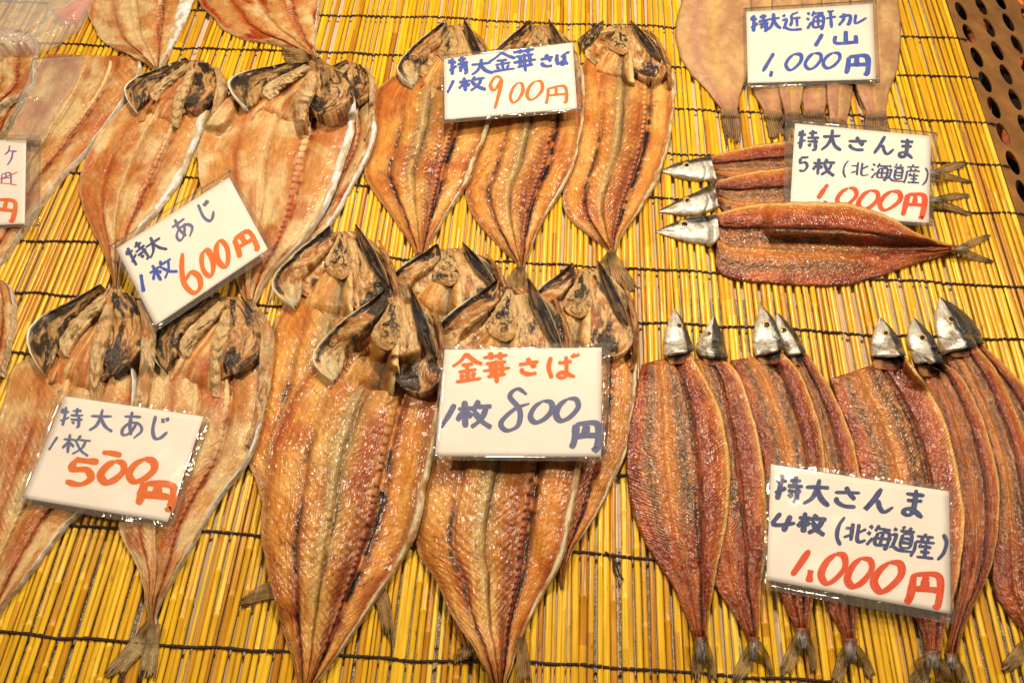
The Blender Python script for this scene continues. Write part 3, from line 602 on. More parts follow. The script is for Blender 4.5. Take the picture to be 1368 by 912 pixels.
    settle(root); return root

SRC_A = ((220, 494), (340, 490), (300, 400))
def aji(L, R, anc, label, group, seed, tail=None, red=0.0, dim=1.0, head=True, th=.0060, flap=True, rimw=.022, group_=None):
    root = thing('horse_mackerel', label, 'dried fish', group); G = drape(5)
    b = Sheet('fillet', L, R, M_aji, root, fillet_prof(th, seed, .48, .70, .003), aji_col(seed, red + .12, dim), 76, 220, seed, 1.8, G=G)
    backbone(b, root, seed, .69, .72, (240, 190, 134), (206, 120, 76), .45, .021, .0014, 38, mat=M_aji)
    rim(b, root, seed, 1, rimw, .0026, (252, 240, 220), (222, 188, 146), M_aji)
    if tail: tails(root, tail, seed=seed, col=fin_col(seed, (242, 204, 146), (150, 106, 66)))
    if not head: settle(root); return root
    A = Aff(SRC_A, anc)
    Sheet('head', A([(292, 398), (262, 420), (240, 440), (232, 464), (248, 488), (276, 508)]), A([(318, 398), (340, 424), (345, 450), (340, 474), (318, 492), (286, 510)]), M_head, root, soft_prof(.003, seed, .003, .5, (7, 7)),
          anat(seed, fq=(6, 6), amber=(204, 132, 74), cream=(236, 184, 124)), 60, 60, seed, 2, r=4)
    gan = anat(seed + 3, lambda s, t: .35 * gau(s, .3, .3) * sm(1, .7, t) + .22, lambda s, t: .2 * t, (5, 7), (166, 112, 64), (216, 166, 104), (50, 40, 32), (130, 78, 44))
    def gcol(s, t): return mix(gan(s, t), C(246, 226, 198), .95 * sm(.10, .03, s) * sm(.35, .6, t) + .4 * sm(.08, .02, s))
    Sheet('gill_cover', A([(289, 392), (252, 411), (216, 428), (198, 446), (199, 465), (210, 485), (220, 496)]), A([(294, 396), (266, 420), (246, 438), (238, 455), (234, 470), (229, 485), (222, 495)]), M_head, root,
          lambda s, t: .0022 + .004 * sm(.25, 0, s) + .0040 * (fbm(s * 5, t * 9, seed, 4) - .5) + .0016 * np.sin(np.pi * s), gcol, 36, 80, seed, .8, r=4)
    bowl = anat(seed + 13, lambda s, t: .30 + 1.3 * gau(s, .25, .24) * gau(t, .80, .13) + .15 * gau(s, .7, .2), lambda s, t: .3 * sm(.6, .2, t), (5, 5), (184, 118, 64), (228, 172, 106), (42, 32, 28))
    Sheet('gill_cover', A([(305, 402), (303, 428), (303, 450), (298, 468), (296, 482), (304, 498)]), A([(326, 403), (344, 425), (348, 450), (342, 472), (330, 486), (312, 500)]), M_head, root,
          lambda s, t: .0035 + .0030 * sm(.7, 1, s) - .0028 * gau(s, .28, .3) * gau(t, .78, .2) + .0028 * (fbm(s * 7, t * 8, seed + 2, 4) - .5), bowl, 44, 66, seed + 2, 1.2, r=3)
    def ncol(s, t):
        n = fbm(s * 5, t * 5, seed + 51, 4); st = fbm(s * 15, t * 4 + s * 2, seed + 52, 4)
        c = mix(C(218, 148, 86) + 0 * s[..., None], C(238, 190, 128), sm(.4, .65, st)); c = mix(c, C(206, 124, 70), .6 * sm(.46, .66, n)); return mix(c, C(196, 100, 58), .35 * gau(s, .6, .12) * sm(.3, .5, n)) * np.array([.9, .82, .74])
    Sheet('neck_flesh', A([(296, 408), (284, 428), (268, 448), (248, 468), (234, 488), (226, 512), (224, 548)]), A([(303, 408), (304, 434), (302, 458), (296, 482), (294, 506), (292, 530), (290, 552)]), M_aji, root,
          lambda s, t: (.0030 * np.clip(np.sin(np.pi * s), 0, 1) ** .8) * sm(0, .12, t) * sm(1.1, .5, t) + .0014 * (fbm(s * 7, t * 9, seed + 5, 4) - .5) - (.0062 + .006 * (fbm(s * 5, t * 3, seed + 6, 3) - .5)) * sm(.45, 1, t) - .0016 * sm(.12, 0, s) * sm(.3, .6, t), ncol, 50, 90, seed + 4, .8, r=2, clear=.0002)
    Sheet('skull', A([(290, 404), (268, 424), (250, 441), (240, 456), (240, 468), (246, 476)]), A([(298, 408), (288, 425), (273, 442), (262, 456), (256, 466), (250, 477)]), M_head, root,
          lambda s, t: .0048 * np.clip(np.sin(np.pi * s), 0, 1) ** .5 * sm(0, .15, t) * sm(1.02, .6, t) + .0045 * (fbm(s * 5, t * 9, seed + 5, 3) - .5), anat(seed + 7, lambda s, t: -.12 + 0 * s, lambda s, t: .35 + 0 * s, (4, 8), (232, 168, 104), (248, 206, 148), (110, 64, 44), (206, 118, 66)), 34, 70, seed + 4, 1.6, r=3)
    Sheet('neck_bone', A([(296, 416), (287, 440), (280, 462), (278, 488), (281, 528)]), A([(305, 414), (304, 440), (299, 462), (293, 488), (290, 530)]), M_head, root,
          lambda s, t: (.0040 * np.clip(np.sin(np.pi * s), 0, 1) ** .5) * sm(0, .1, t) * sm(1, .8, t) * (.8 + .25 * np.sin(t * 44 + 5 * vn(t * 5, s * 2, seed))) + .0020 * (fbm(s * 4, t * 14, seed + 6, 3) - .5), anat(seed + 8, lambda s, t: -.15 + 0 * s, lambda s, t: .25 + 0 * s, (3, 9), (232, 164, 98), (248, 206, 146), (120, 66, 44), (206, 116, 62)), 26, 80, seed + 5, 1.2, r=3)
    if flap: Sheet('pectoral_fin', A([(336, 412), (344, 440), (343, 470), (341, 505), (333, 560), (322, 592)]), A([(344, 413), (359, 440), (360, 470), (357, 505), (347, 548), (328, 594)]), M_head, root,
          lambda s, t: .0012 + .0018 * np.sin(np.pi * s) + .0016 * (fbm(s * 4, t * 6, seed, 3) - .5), anat(seed + 2, lambda s, t: -.2 + 0 * s, lambda s, t: .1 + 0 * s, (2, 9), (214, 146, 86), (240, 204, 150), (90, 56, 40), (188, 106, 60)), 20, 90, seed + 8, 1.0, r=3)
    settle(root); return root

def disc(name, cx, cy, rx, ry, z0, h, mat, parent, n=20, ang=0.0):
    rings = [(1, 0), (.85, .45), (.6, .8), (.3, .96), (0.02, 1)]; v = []; 
    for q, hh in rings:
        a = np.arange(n) * 2 * np.pi / n; ex = rx * q * np.cos(a); ey = ry * q * np.sin(a)
        x, y = P(cx + ex * math.cos(ang) - ey * math.sin(ang), cy + ex * math.sin(ang) + ey * math.cos(ang), z0 + h * hh); v.append(np.stack([x, y, x * 0 + z0 + h * hh], 1))
    v = np.vstack(v); f = []
    for j in range(len(rings) - 1):
        for i in range(n): f.append([j * n + i, j * n + (i + 1) % n, (j + 1) * n + (i + 1) % n, (j + 1) * n + i])
    f.append(list(range((len(rings) - 1) * n, len(rings) * n)))
    f = [p[::-1] for p in f]
    return mesh(name, v, f, mat, parent, uv=np.zeros((len(v), 2)))
def sanma_head(root, L, R, eye, er, seed, dark=.80, flip=1, cav=None, tone=1.0):
    """L, R from the snout back to the gill; dark back on the R side"""
    def cf(s, t):
        n = fbm(s * 4, t * 4, seed, 4); n2 = fbm(s * 9, t * 14, seed + 3, 3); c = mix(C(228, 208, 184) * tone + 0 * s[..., None], C(176, 152, 126) * tone, sm(.52, .72, n)); c = mix(c, C(250, 240, 226) * tone, .6 * sm(.55, .7, n2))
        c = mix(c, C(36, 38, 44), .95 * sm(dark - .07, dark + .05, s + .12 * (n - .5))); c = mix(c, C(70, 60, 52), .75 * sm(.20, .02, t) * sm(.3, .6, s)); c = mix(c, C(200, 146, 80), .5 * sm(.12, .03, s))
        c = mix(c, C(90, 78, 66), .55 * gau(s, .42 + .35 * t, .02) * sm(.05, .2, t) * sm(.5, .3, t)); c = mix(c, C(120, 104, 90), .5 * gau(t, .72 + .12 * np.sin(s * 3), .02)); c = mix(c, C(60, 52, 50), .5 * sm(.68, .78, fbm(s * 20, t * 20, seed + 6, 2)))
        return c
    if cav:
        cl, cr = cav
        cl2 = [tuple(np.array(cl[0]) * (1 - f) + np.array(cl[-1]) * f + np.array([1.5, 0])) for f in (0, .35, .7)]; cr2 = [tuple(np.array(cr[0]) * (1 - f) + np.array(cr[-1]) * f - np.array([1, 0])) for f in (0, .35, .8)]
        Sheet('gill_opening', cl2, cr2, M_head, root, lambda s, t: .0006 * sm(1, .7, t) + .0006 * (fbm(s * 5, t * 5, seed, 3) - .5),
              lambda s, t: mix(mix(C(36, 24, 22) + 0 * s[..., None], C(160, 84, 46), sm(.55, .95, t + .6 * (fbm(s * 5, t * 4, seed, 4) - .5))), C(214, 150, 90), .7 * sm(.4, .2, s) * sm(.3, .6, t)), 26, 26, seed, 1.4, r=1, clear=.0002)
    h = Sheet('head', L, R, M_silver, root, lambda s, t: .0060 * np.clip(np.sin(np.pi * s), 0, 1) ** .6 * sm(-.05, .5, t) * sm(1.25, .75, t) + .0006 * (fbm(s * 9, t * 12, seed, 3) - .5) - .0008 * gau(t, .74 + .12 * np.sin(s * 3), .025), cf, 34, 60, seed, .5, r=2)
    if eye:
        k = np.argmin((h.px - eye[0]) ** 2 + (h.py - eye[1]) ** 2); z = float(h.z.ravel()[k]) - .0006
        e = disc('eye', eye[0], eye[1], er, er * .82, z, .0012, M_iris, root, ang=.5)
        disc('pupil', eye[0] + .3, eye[1] - .2, er * .56, er * .48, z + .0008, .0010, M_pupil, e, 16)
    return h
def sanma(L, R, headL, headR, eye, er, label, group, seed, tail=None, gut=1.0, cav=None, dark=.80, th=.0062, name_dark=1.0, bone=(.665, .70), tone=1.0):
    root = thing('saury', label, 'dried fish', group)
    b = Sheet('fillet', L, R, M_sanma, root, sanma_prof(th, seed), sanma_col(seed, gut), 60, 230, seed, 1.2, r=5)
    A, B = C(190, 96, 56), C(120, 44, 28)
    ridge(b, 'backbone', lambda t: bone[0] + (bone[1] - bone[0]) * t + .03, lambda t: .018 + .012 * t, lambda t, q: .0011 * (.4 + .6 * np.abs(np.sin(t * 62 * np.pi))) * (1 - .4 * t),
          lambda t, q: mix(mix(A + 0 * t[..., None], B, sm(.3, .8, fbm(t * 20, q, seed, 3))), C(40, 24, 22), .85 * sm(.55, .1, np.abs(np.sin(t * 62 * np.pi))) * sm(.9, 0, q + 1)), M_sanma, root, .03, .95, 380, 7)
    if tail:
        tails(root, tail[:2], seed=seed, col=fin_col(seed, (236, 188, 124), (104, 70, 46), 8))
        if len(tail) > 2: Sheet('tail_root', [tail[2][0][0], tuple(np.array(tail[2][0][-1]) * .8 + np.array(tail[2][1][-1]) * .2)], [tail[2][1][0], tuple(np.array(tail[2][1][-1]) * .8 + np.array(tail[2][0][-1]) * .2)], M_silver, root, lambda s, t: .0022 * np.clip(np.sin(np.pi * s), 0, 1) ** .7 * sm(1.05, .5, t),
              lambda s, t: mix(mix(C(150, 84, 50) + 0 * s[..., None], C(176, 158, 140), sm(.1, .45, t + .4 * (fbm(s * 6, t * 6, seed, 3) - .5))), C(56, 46, 42), .7 * sm(.45, .6, fbm(s * 9, t * 4, seed + 1, 4))), 24, 26, seed, .8, r=3, fray=.3)
    if headL: sanma_head(root, headL, headR, eye, er, seed + 3, dark, cav=cav, tone=tone)
    settle(root); return root

# ------------------------------------------------------------------ price cards
GL = {
 '特': [[(.05,.35),(.38,.25)],[(.2,.03),(.17,.5),(.12,.97)],[(0,.72),(.4,.5)],[(.1,.12),(.03,.34)],[(.5,.2),(.92,.15)],[(.7,.02),(.7,.4)],[(.42,.42),(1,.36)],[(.45,.6),(.98,.55)],[(.82,.42),(.84,.9),(.7,.97)],[(.55,.68),(.65,.8)]],
 '大': [[(.05,.38),(.95,.3)],[(.52,.02),(.47,.4),(.3,.75),(.02,.98)],[(.48,.4),(.7,.75),(1,.95)]],
 'さ': [[(.05,.38),(.92,.25)],[(.42,.02),(.58,.35),(.76,.6)],[(.2,.6),(.17,.8),(.45,.97),(.82,.93)]],
 'ん': [[(.52,.02),(.3,.5),(.05,.97),(.28,.62),(.45,.56),(.55,.82),(.72,.95),(1,.68)]],
 'ま': [[(.15,.2),(.85,.17)],[(.2,.42),(.8,.4)],[(.52,.02),(.52,.68),(.4,.92),(.18,.9),(.2,.75),(.48,.74),(.88,.97)]],
 'あ': [[(.1,.25),(.85,.18)],[(.42,.02),(.38,.5),(.5,.9)],[(.72,.35),(.45,.8),(.15,.92),(.1,.7),(.4,.46),(.8,.46),(.95,.7),(.62,.98)]],
 'じ': [[(.3,.05),(.25,.6),(.4,.92),(.65,.9),(.92,.62)],[(.6,.12),(.67,.28)],[(.8,.06),(.88,.2)]],
 '枚': [[(0,.32),(.45,.28)],[(.22,.02),(.22,.98)],[(.22,.35),(0,.75)],[(.24,.4),(.42,.6)],[(.62,.02),(.45,.4)],[(.58,.25),(1,.22)],[(.85,.25),(.7,.65),(.4,.98)],[(.5,.4),(.7,.75),(1,.98)]],
 '円': [[(.16,.1),(.1,.7),(.02,.96)],[(.16,.1),(.9,.08),(.92,.95),(.8,.9)],[(.52,.1),(.5,.5)],[(.14,.52),(.9,.48)]],
 '金': [[(.5,0),(.3,.25),(0,.45)],[(.5,0),(.75,.25),(1,.4)],[(.3,.42),(.7,.4)],[(.22,.62),(.8,.58)],[(.5,.4),(.5,.95)],[(.28,.7),(.36,.86)],[(.74,.68),(.65,.86)],[(.08,.97),(.94,.92)]],
 '華': [[(.05,.15),(.95,.12)],[(.32,0),(.34,.25)],[(.68,0),(.66,.25)],[(.12,.35),(.88,.33)],[(0,.58),(1,.54)],[(.15,.76),(.85,.74)],[(.5,.25),(.5,1)],[(.3,.36),(.3,.72)],[(.7,.35),(.7,.72)]],
 'ば': [[(.12,.1),(.05,.5),(.12,.95)],[(.35,.32),(.8,.28)],[(.6,.08),(.6,.75),(.5,.92),(.35,.85),(.45,.7),(.88,.92)],[(.82,0),(.88,.14)],[(.95,0),(1,.12)]],
 '1': [[(.8,0),(.2,1)]], ',': [[(.65,0),(.4,1)]],
 '0': [[(.55,.04),(.25,.3),(.08,.7),(.28,.97),(.62,.82),(.92,.42),(.86,.08),(.55,.04)]],
 '4': [[(.35,.05),(.05,.62),(.35,.66),(.98,.5)],[(.78,.12),(.5,1)]],
 '5': [[(.25,.1),(.18,.45),(.6,.42),(.78,.68),(.5,.95),(.08,.95)],[(.25,.1),(.9,.05)]],
 '6': [[(.62,0),(.28,.35),(.08,.7),(.3,1),(.7,.93),(.85,.7),(.6,.52),(.15,.68)]],
 '8': [[(.88,.14),(.6,0),(.32,.18),(.66,.5),(.6,.88),(.22,1),(.06,.82),(.5,.5),(.95,.36)]],
 '9': [[(.78,.10),(.42,.04),(.12,.28),(.35,.44),(.80,.10)],[(.80,.10),(.6,.55),(.38,1)]],
 '(': [[(.9,0),(.25,.3),(.1,.7),(.6,1)]], ')': [[(.4,0),(.9,.3),(.75,.7),(.1,1)]],
 '北': [[(.02,.35),(.35,.3)],[(.35,.05),(.35,.95)],[(0,.8),(.35,.65)],[(.6,.05),(.6,.8),(.75,.92),(1,.8)],[(.95,.25),(.6,.5)]],
 '海': [[(.05,.08),(.2,.2)],[(0,.38),(.15,.48)],[(.02,.95),(.25,.6)],[(.45,.02),(.3,.3)],[(.4,.18),(.95,.15)],[(.42,.35),(.35,.85),(.9,.82)],[(.42,.35),(.88,.33),(.82,.98),(.7,.95)],[(.25,.6),(1,.56)],[(.62,.35),(.58,.82)]],
 '道': [[(.08,.1),(.18,.22)],[(0,.4),(.2,.38),(.12,.75),(0,.9)],[(.12,.8),(.4,.95),(1,.95)],[(.45,0),(.52,.1)],[(.8,0),(.7,.12)],[(.35,.18),(.98,.16)],[(.48,.3),(.46,.8),(.85,.8)],[(.48,.3),(.85,.28),(.85,.8)],[(.48,.47),(.84,.46)],[(.48,.63),(.84,.62)]],
 '産': [[(.5,0),(.5,.12)],[(.15,.15),(.88,.12)],[(.35,.2),(.4,.3)],[(.68,.18),(.6,.3)],[(.12,.36),(.95,.33)],[(.15,.36),(.12,.7),(0,1)],[(.4,.45),(.3,.6)],[(.35,.55),(.85,.53)],[(.38,.73),(.82,.71)],[(.25,.95),(.98,.92)],[(.6,.42),(.6,.93)]],
 '近': [[(.08,.1),(.18,.2)],[(0,.4),(.2,.38),(.1,.75),(0,.88)],[(.1,.8),(.4,.95),(1,.95)],[(.85,.02),(.5,.12)],[(.5,.12),(.48,.5),(.38,.75)],[(.5,.35),(.98,.32)],[(.75,.34),(.75,.82)]],
 '干': [[(.2,.12),(.85,.1)],[(0,.48),(1,.44)],[(.52,.1),(.5,1)]], 'カ': [[(.1,.3),(.85,.25),(.75,.9),(.6,.85)],[(.45,.02),(.4,.5),(.05,.98)]],
 'レ': [[(.2,.05),(.2,.9),(.95,.35)]], '山': [[(.5,.05),(.5,.85)],[(.08,.4),(.08,.9),(.92,.85)],[(.92,.35),(.92,.98)]],
 'ケ': [[(.35,0),(.25,.3),(0,.5)],[(.3,.28),(1,.25)],[(.68,.27),(.6,.65),(.3,1)]], '-': [[(0,.5),(.5,.4),(1,.55)]], '/': [[(0,.2),(1,.8)]],
}
def card(label, paper, film_q, chars, seed, lift=.0022, warp=.0012, extra=None, curl=0.0):
    """laminated price card: paper and writing inside a clear pouch, lying on the fish; chars = (char, cx, cy, w, h, degrees, pen width px, ink)"""
    root = thing('price_card', label, 'price card', 'handwritten price cards among the fish')
    q = np.array(paper, float); fq = np.array(film_q, float)
    # plane that rests on the pile below the card
    gs = np.linspace(0.02, .98, 24); A, B = np.meshgrid(gs, gs); bl = lambda Q, a, b: (Q[0] * (1 - a)[..., None] + Q[1] * a[..., None]) * (1 - b)[..., None] + (Q[3] * (1 - a)[..., None] + Q[2] * a[..., None]) * b[..., None]
    g = bl(fq, A, B); zz = np.full(A.shape, .01)
    for _ in range(4): X, Y = P(g[..., 0], g[..., 1], zz); zz = samp(Hm, X, Y)
    M = np.stack([X.ravel(), Y.ravel(), np.ones(X.size)], 1); k = np.linalg.lstsq(M, zz.ravel(), rcond=None)[0]; k[:2] *= .8
    res = zz.ravel() - M @ k; k[2] += res.max() * 0.98 + lift
    zz = np.maximum(zz, 0)
    def on(px, py, dz=0.0):
        z = np.full(np.shape(px), .012)
        for _ in range(6):
            x, y = P(px, py, z); cx_, cy_ = x * 60, y * 60
            z = k[0] * x + k[1] * y + k[2] + warp * (fbm(cx_ * .5, cy_ * .5, seed, 2) - .5) * 2 + dz
        return x, y, z
    def sheetq(name, Q, dz, mat, n=22, th=.0002, rad=None):
        a, b = np.meshgrid(np.linspace(0, 1, n), np.linspace(0, 1, n))
        if rad:   # rounded corners
            for sx in (0, 1):
                for sy in (0, 1):
                    pass
        p = bl(Q, a, b); x, y, z = on(p[..., 0], p[..., 1], dz); top = np.stack([x, y, z], -1).reshape(-1, 3); bot = top.copy(); bot[:, 2] -= th
        f = grid_faces(n, n); idx = np.arange(n * n).reshape(n, n); loop = np.concatenate([idx[0, :], idx[1:, -1], idx[-1, -2::-1], idx[-2:0:-1, 0]]); m = len(loop); i = np.arange(m)
        sd = np.stack([loop[i], n * n + loop[i], n * n + loop[(i + 1) % m], loop[(i + 1) % m]], -1)
        uv = np.stack([a, b], -1).reshape(-1, 2); return mesh(name, np.vstack([top, bot]), np.vstack([f, f[:, ::-1] + n * n, sd]), mat, root, uv=np.vstack([uv, uv]), smooth=False)
    sheetq('paper', q, 0, M_paper)
    if extra: extra(root, on)
    li = 0
    for (ch, cx, cy, w, h, deg, pw, mat) in chars:
        r = math.radians(deg); V_, Fc, U_ = [], [], []; rr_ = np.random.RandomState(seed * 50 + li); rk = 0
        for st in GL[ch]:
            pts = np.array([((a - .5) * w, (b - .5) * h) for a, b in st]); pts = pts + rr_.uniform(-.018, .018, pts.shape) * np.array([w, h]); n = max(8, int(len(st) * 6)); s = spl([tuple(p) for p in pts], n) if len(st) > 2 else spl([tuple(pts[0]), tuple((pts[0] + pts[1]) / 2 + rr_.uniform(-.02, .02, 2) * h), tuple(pts[1])], n)
            d = np.gradient(s, axis=0); d /= np.linalg.norm(d, axis=1)[:, None] + 1e-9; nn = np.stack([-d[:, 1], d[:, 0]], 1); t = np.linspace(0, 1, n)
            chisel = .72 + .5 * np.abs(d[:, 0] * .35 + d[:, 1] * .94) ; wd = pw * .64 * chisel * (.80 + .35 * vn(t * 4, t * 0 + li, seed + rk)) * np.minimum(1, .55 + np.minimum(t, 1 - t) * 6)
            lft = s + nn * wd[:, None]; rgt = s - nn * wd[:, None]; al = np.stack([lft, rgt], 1).reshape(-1, 2); X_ = al[:, 0] * math.cos(r) - al[:, 1] * math.sin(r) + cx; Y_ = al[:, 0] * math.sin(r) + al[:, 1] * math.cos(r) + cy
            x, y, z = on(X_, Y_, .00010 + .000012 * rk); b0 = len(V_) and sum(len(v) for v in V_); V_.append(np.stack([x, y, z], 1)); i = np.arange(n - 1) * 2 + (b0 or 0); Fc.append(np.stack([i, i + 2, i + 3, i + 1], -1)); U_.append(np.stack([np.tile([0, 1], n) + rk * 3.3, np.repeat(t, 2) * 3 + li], 1)); rk += 1
        mesh('written_character', np.vstack(V_), np.vstack(Fc), mat, root, uv=np.vstack(U_)); li += 1
    # clear pouch, its sealed margin framing the paper
    ff = lambda a: fq * (1 - a) + q * a
    sheetq('laminate', fq, .0007, M_film, 22, .00012)
    inner = q + (q - q.mean(0)) * .004; ring = []; 
    for i in range(4):
        Q = np.array([fq[i], fq[(i + 1) % 4], inner[(i + 1) % 4], inner[i]]); sheetq('sealed_edge', Q, .0003, M_margin, 9, .00015)
    x, y, z = on(g[..., 0], g[..., 1], .0008); A2, B2 = np.meshgrid(np.linspace(0, 1, 140), np.linspace(0, 1, 110)); p = bl(fq, A2, B2); x, y, z = on(p[..., 0], p[..., 1], .0008); stamp(x, y, z)
    settle(root); return root

# ------------------------------------------------------------------ perforated tray at the right
def tray():
    root = thing('perforated_tray', 'brown perforated metal tray with rows of round holes beside the mat at top right', 'tray')
    # lattice: along the tray edge (a) and outward (b), sloping gently down away from the mat
    ev = np.array([sr_, cr_]); ov = np.array([cr_, -sr_]); ang = 0.30; zo = -.0072
    x0, y0 = P(1284, 15, zo); org = np.array([float(x0), float(y0)])
    pa, pb = 0.0405, 0.0385; na, nb_ = 30, 13; V_, F_ = [], []; nh = 24
    def pt(a, b): 
        p = org + ev * a + ov * b * math.cos(ang); return (p[0], p[1], zo - b * math.sin(ang))
    # base vectors fitted to the rows of holes
    def cell(ca_, cb_):
        hx, hy = pb / 2, pa / 2; base = len(V_)
        th = np.arange(nh) * 2 * math.pi / nh
        for rr, dz in ((1, 0), (1, -.0016)):
            for t in th:
                p = pt(ca_ + .0168 * math.sin(t), cb_ + .0084 * 1.0 * math.cos(t)); V_.append((p[0], p[1], p[2] + dz))
        for t in th:
            c, s = math.cos(t), math.sin(t); k = 1 / max(abs(c), abs(s)); p = pt(ca_ + hy * s * k, cb_ + hx * c * k); V_.append(p)
        for i in range(nh):
            j = (i + 1) % nh; F_.append([base + 2 * nh + i, base + 2 * nh + j, base + j, base + i]); F_.append([base + i, base + j, base + nh + j, base + nh + i])
    for ib in range(0, nb_):
        for ia in range(-20, 8):
            cell(-ia * pa * 0 + ia * pa + ib * pa * -.0 + (ib % 2) * pa / 2 * 0 - ib * .014, ib * pb)
    global TRV
    m = plain('brown_metal', (0.42, 0.20, 0.06), 0.36, 0.1, .05, 30, .3, 0.5)
    mesh('plate', V_, F_, m, root, smooth=False)
    settle(root)
    # what shows through the holes: fish pieces on a dark floor
    q = random.Random(5); dk = plain('dark_pan', (0.02, 0.015, 0.012), .5)
    bq = quadplane('pan_floor', .30, 1.05, -.1, 1.1, -.062, dk, .003); bq['kind'] = 'structure'
    om = plain('orange_fish', tuple(pc(206, 104, 60)), .35, .4, .6, 90, .6)
    for i in range(26):
        a = q.uniform(-.75, .12); b = q.uniform(-.02, .22); p = pt(a, b); L_ = q.uniform(.06, .10); w = q.uniform(.013, .022); rot = q.uniform(-.5, .5); n = 16; v = []; f = []
        for j in range(n + 1):
            t = j / n; ww = w * math.sin(math.pi * min(1, t * .9 + .06)) ** .7
            for k in range(8):
                an = 2 * math.pi * k / 8; lx = ww * math.cos(an); ly = (t - .5) * L_; v.append((p[0] + lx * math.cos(rot) - ly * math.sin(rot), p[1] + lx * math.sin(rot) + ly * math.cos(rot), -.050 + .35 * ww * math.sin(an)))
        for j in range(n):
            for k in range(8): f.append([j * 8 + k, j * 8 + (k + 1) % 8, (j + 1) * 8 + (k + 1) % 8, (j + 1) * 8 + k])
        f.append(list(range(8))[::-1]); f.append([n * 8 + k for k in range(8)])
        o = mesh('fish_piece', v, f, om); tagt(o, 'piece of orange dried fish glimpsed through the holes of the perforated tray', 'dried fish', 'fish pieces under the perforated tray')
tray()

# ------------------------------------------------------------------ flounders
def karei(L, R, TL_, TR_, label, seed):
    root = thing('flounder', label, 'dried fish', 'flounders stacked under the upper right card')
    Sheet('body', L, R, M_karei, root, lambda s, t: .0055 * np.clip(np.sin(np.pi * s), 0, 1) ** .45 * (.7 + .2 * gau(s, .3, .12) + .2 * gau(s, .7, .12)) - .0008 * gau(s, .5, .02) + .0010 * (fbm(s * 5, t * 8, seed, 4) - .5), karei_col(seed), 44, 110, seed, 1.0)
    Sheet('tail_fin', TL_, TR_, M_fin, root, fin_prof(.0006, seed, 9), lambda s, t: mix(fin_col(seed, (176, 132, 92), (78, 56, 44), 9)(s, t), karei_col(seed)(s, t * 0 + .9), sm(.35, 0, t)), 70, 40, seed, 1.2, r=3, fray=.35)
    settle(root)
G_K = 0
karei([(1064, -30), (1066, 40), (1068, 118), (1074, 148)], [(1108, -30), (1112, 40), (1112, 118), (1102, 148)], [(1074, 146), (1068, 172)], [(1101, 146), (1108, 172)], 'narrow flounder mid stack, grey tail fanned between the two upper right cards', 41)
karei([(1096, -30), (1100, 60), (1104, 118), (1108, 160)], [(1136, -30), (1140, 60), (1140, 118), (1131, 162)], [(1108, 158), (1106, 185)], [(1131, 158), (1136, 185)], 'brownish flounder just left of the gap of mat below the upper right card', 42)
karei([(1136, -30), (1138, 60), (1144, 115), (1157, 150)], [(1196, -30), (1204, 40), (1199, 90), (1187, 126), (1184, 150)], [(1157, 148), (1154, 182)], [(1184, 148), (1188, 182)], 'rightmost flounder, its fin edge showing right of the upper right card', 43)
karei([(1000, -30), (1001, 60), (1005, 118), (1020, 148)], [(1052, -30), (1056, 60), (1052, 116), (1044, 150)], [(1020, 147), (1030, 192)], [(1044, 147), (1062, 186)], 'flounder second from left, tail spread over bare mat under the upper right card', 44)
karei([(1030, -30), (1034, 60), (1040, 116), (1048, 150)], [(1070, -30), (1074, 60), (1074, 116), (1068, 150)], [(1048, 148), (1050, 168)], [(1068, 148), (1074, 168)], 'small flounder squeezed between two wider ones below the upper right card', 45)
karei([(925, -45), (908, 10), (902, 40), (907, 72), (922, 98), (946, 124), (963, 146)], [(1000, -45), (1004, 10), (1004, 60), (998, 100), (990, 124), (985, 148)], [(963, 145), (966, 172), (972, 194)], [(985, 145), (990, 170), (988, 194)], 'leftmost pale flounder, whole left side and dark pointed tail in view', 46)

T = lambda *a: a
def row(text, cs): return cs
B_, D_, O_, R_, Gy = I_blue, I_dark, I_orange, I_red, I_grey
card('price card written all in blue, lying on the flounders', [(997, 16), (1166, 5), (1170, 106), (999, 111)], [(993, 11), (1171, 0), (1176, 111), (995, 118)],
     [('特', 1015, 31, 24, 24, -4, 3.6, B_), ('大', 1034, 29, 18, 23, -4, 3.2, B_), ('近', 1058, 29, 26, 24, -4, 3, B_), ('海', 1090, 27, 25, 25, -4, 3, B_), ('干', 1110, 25, 14, 25, -4, 3, B_), ('カ', 1129, 26, 19, 17, -2, 3.4, B_), ('レ', 1149, 26, 20, 14, 0, 3.2, B_),
      ('1', 1094, 54, 13, 18, 8, 4, B_), ('山', 1130, 50, 32, 19, 0, 4.2, B_), ('1', 1026, 84, 22, 26, 4, 3.6, B_), (',', 1030, 99, 8, 8, 0, 3.4, B_), ('0', 1060, 83, 25, 23, 0, 4, B_), ('0', 1086, 82, 25, 23, 0, 4, B_), ('0', 1111, 81, 26, 22, 0, 4, B_), ('円', 1145, 87, 32, 26, 0, 5, B_)], 1)

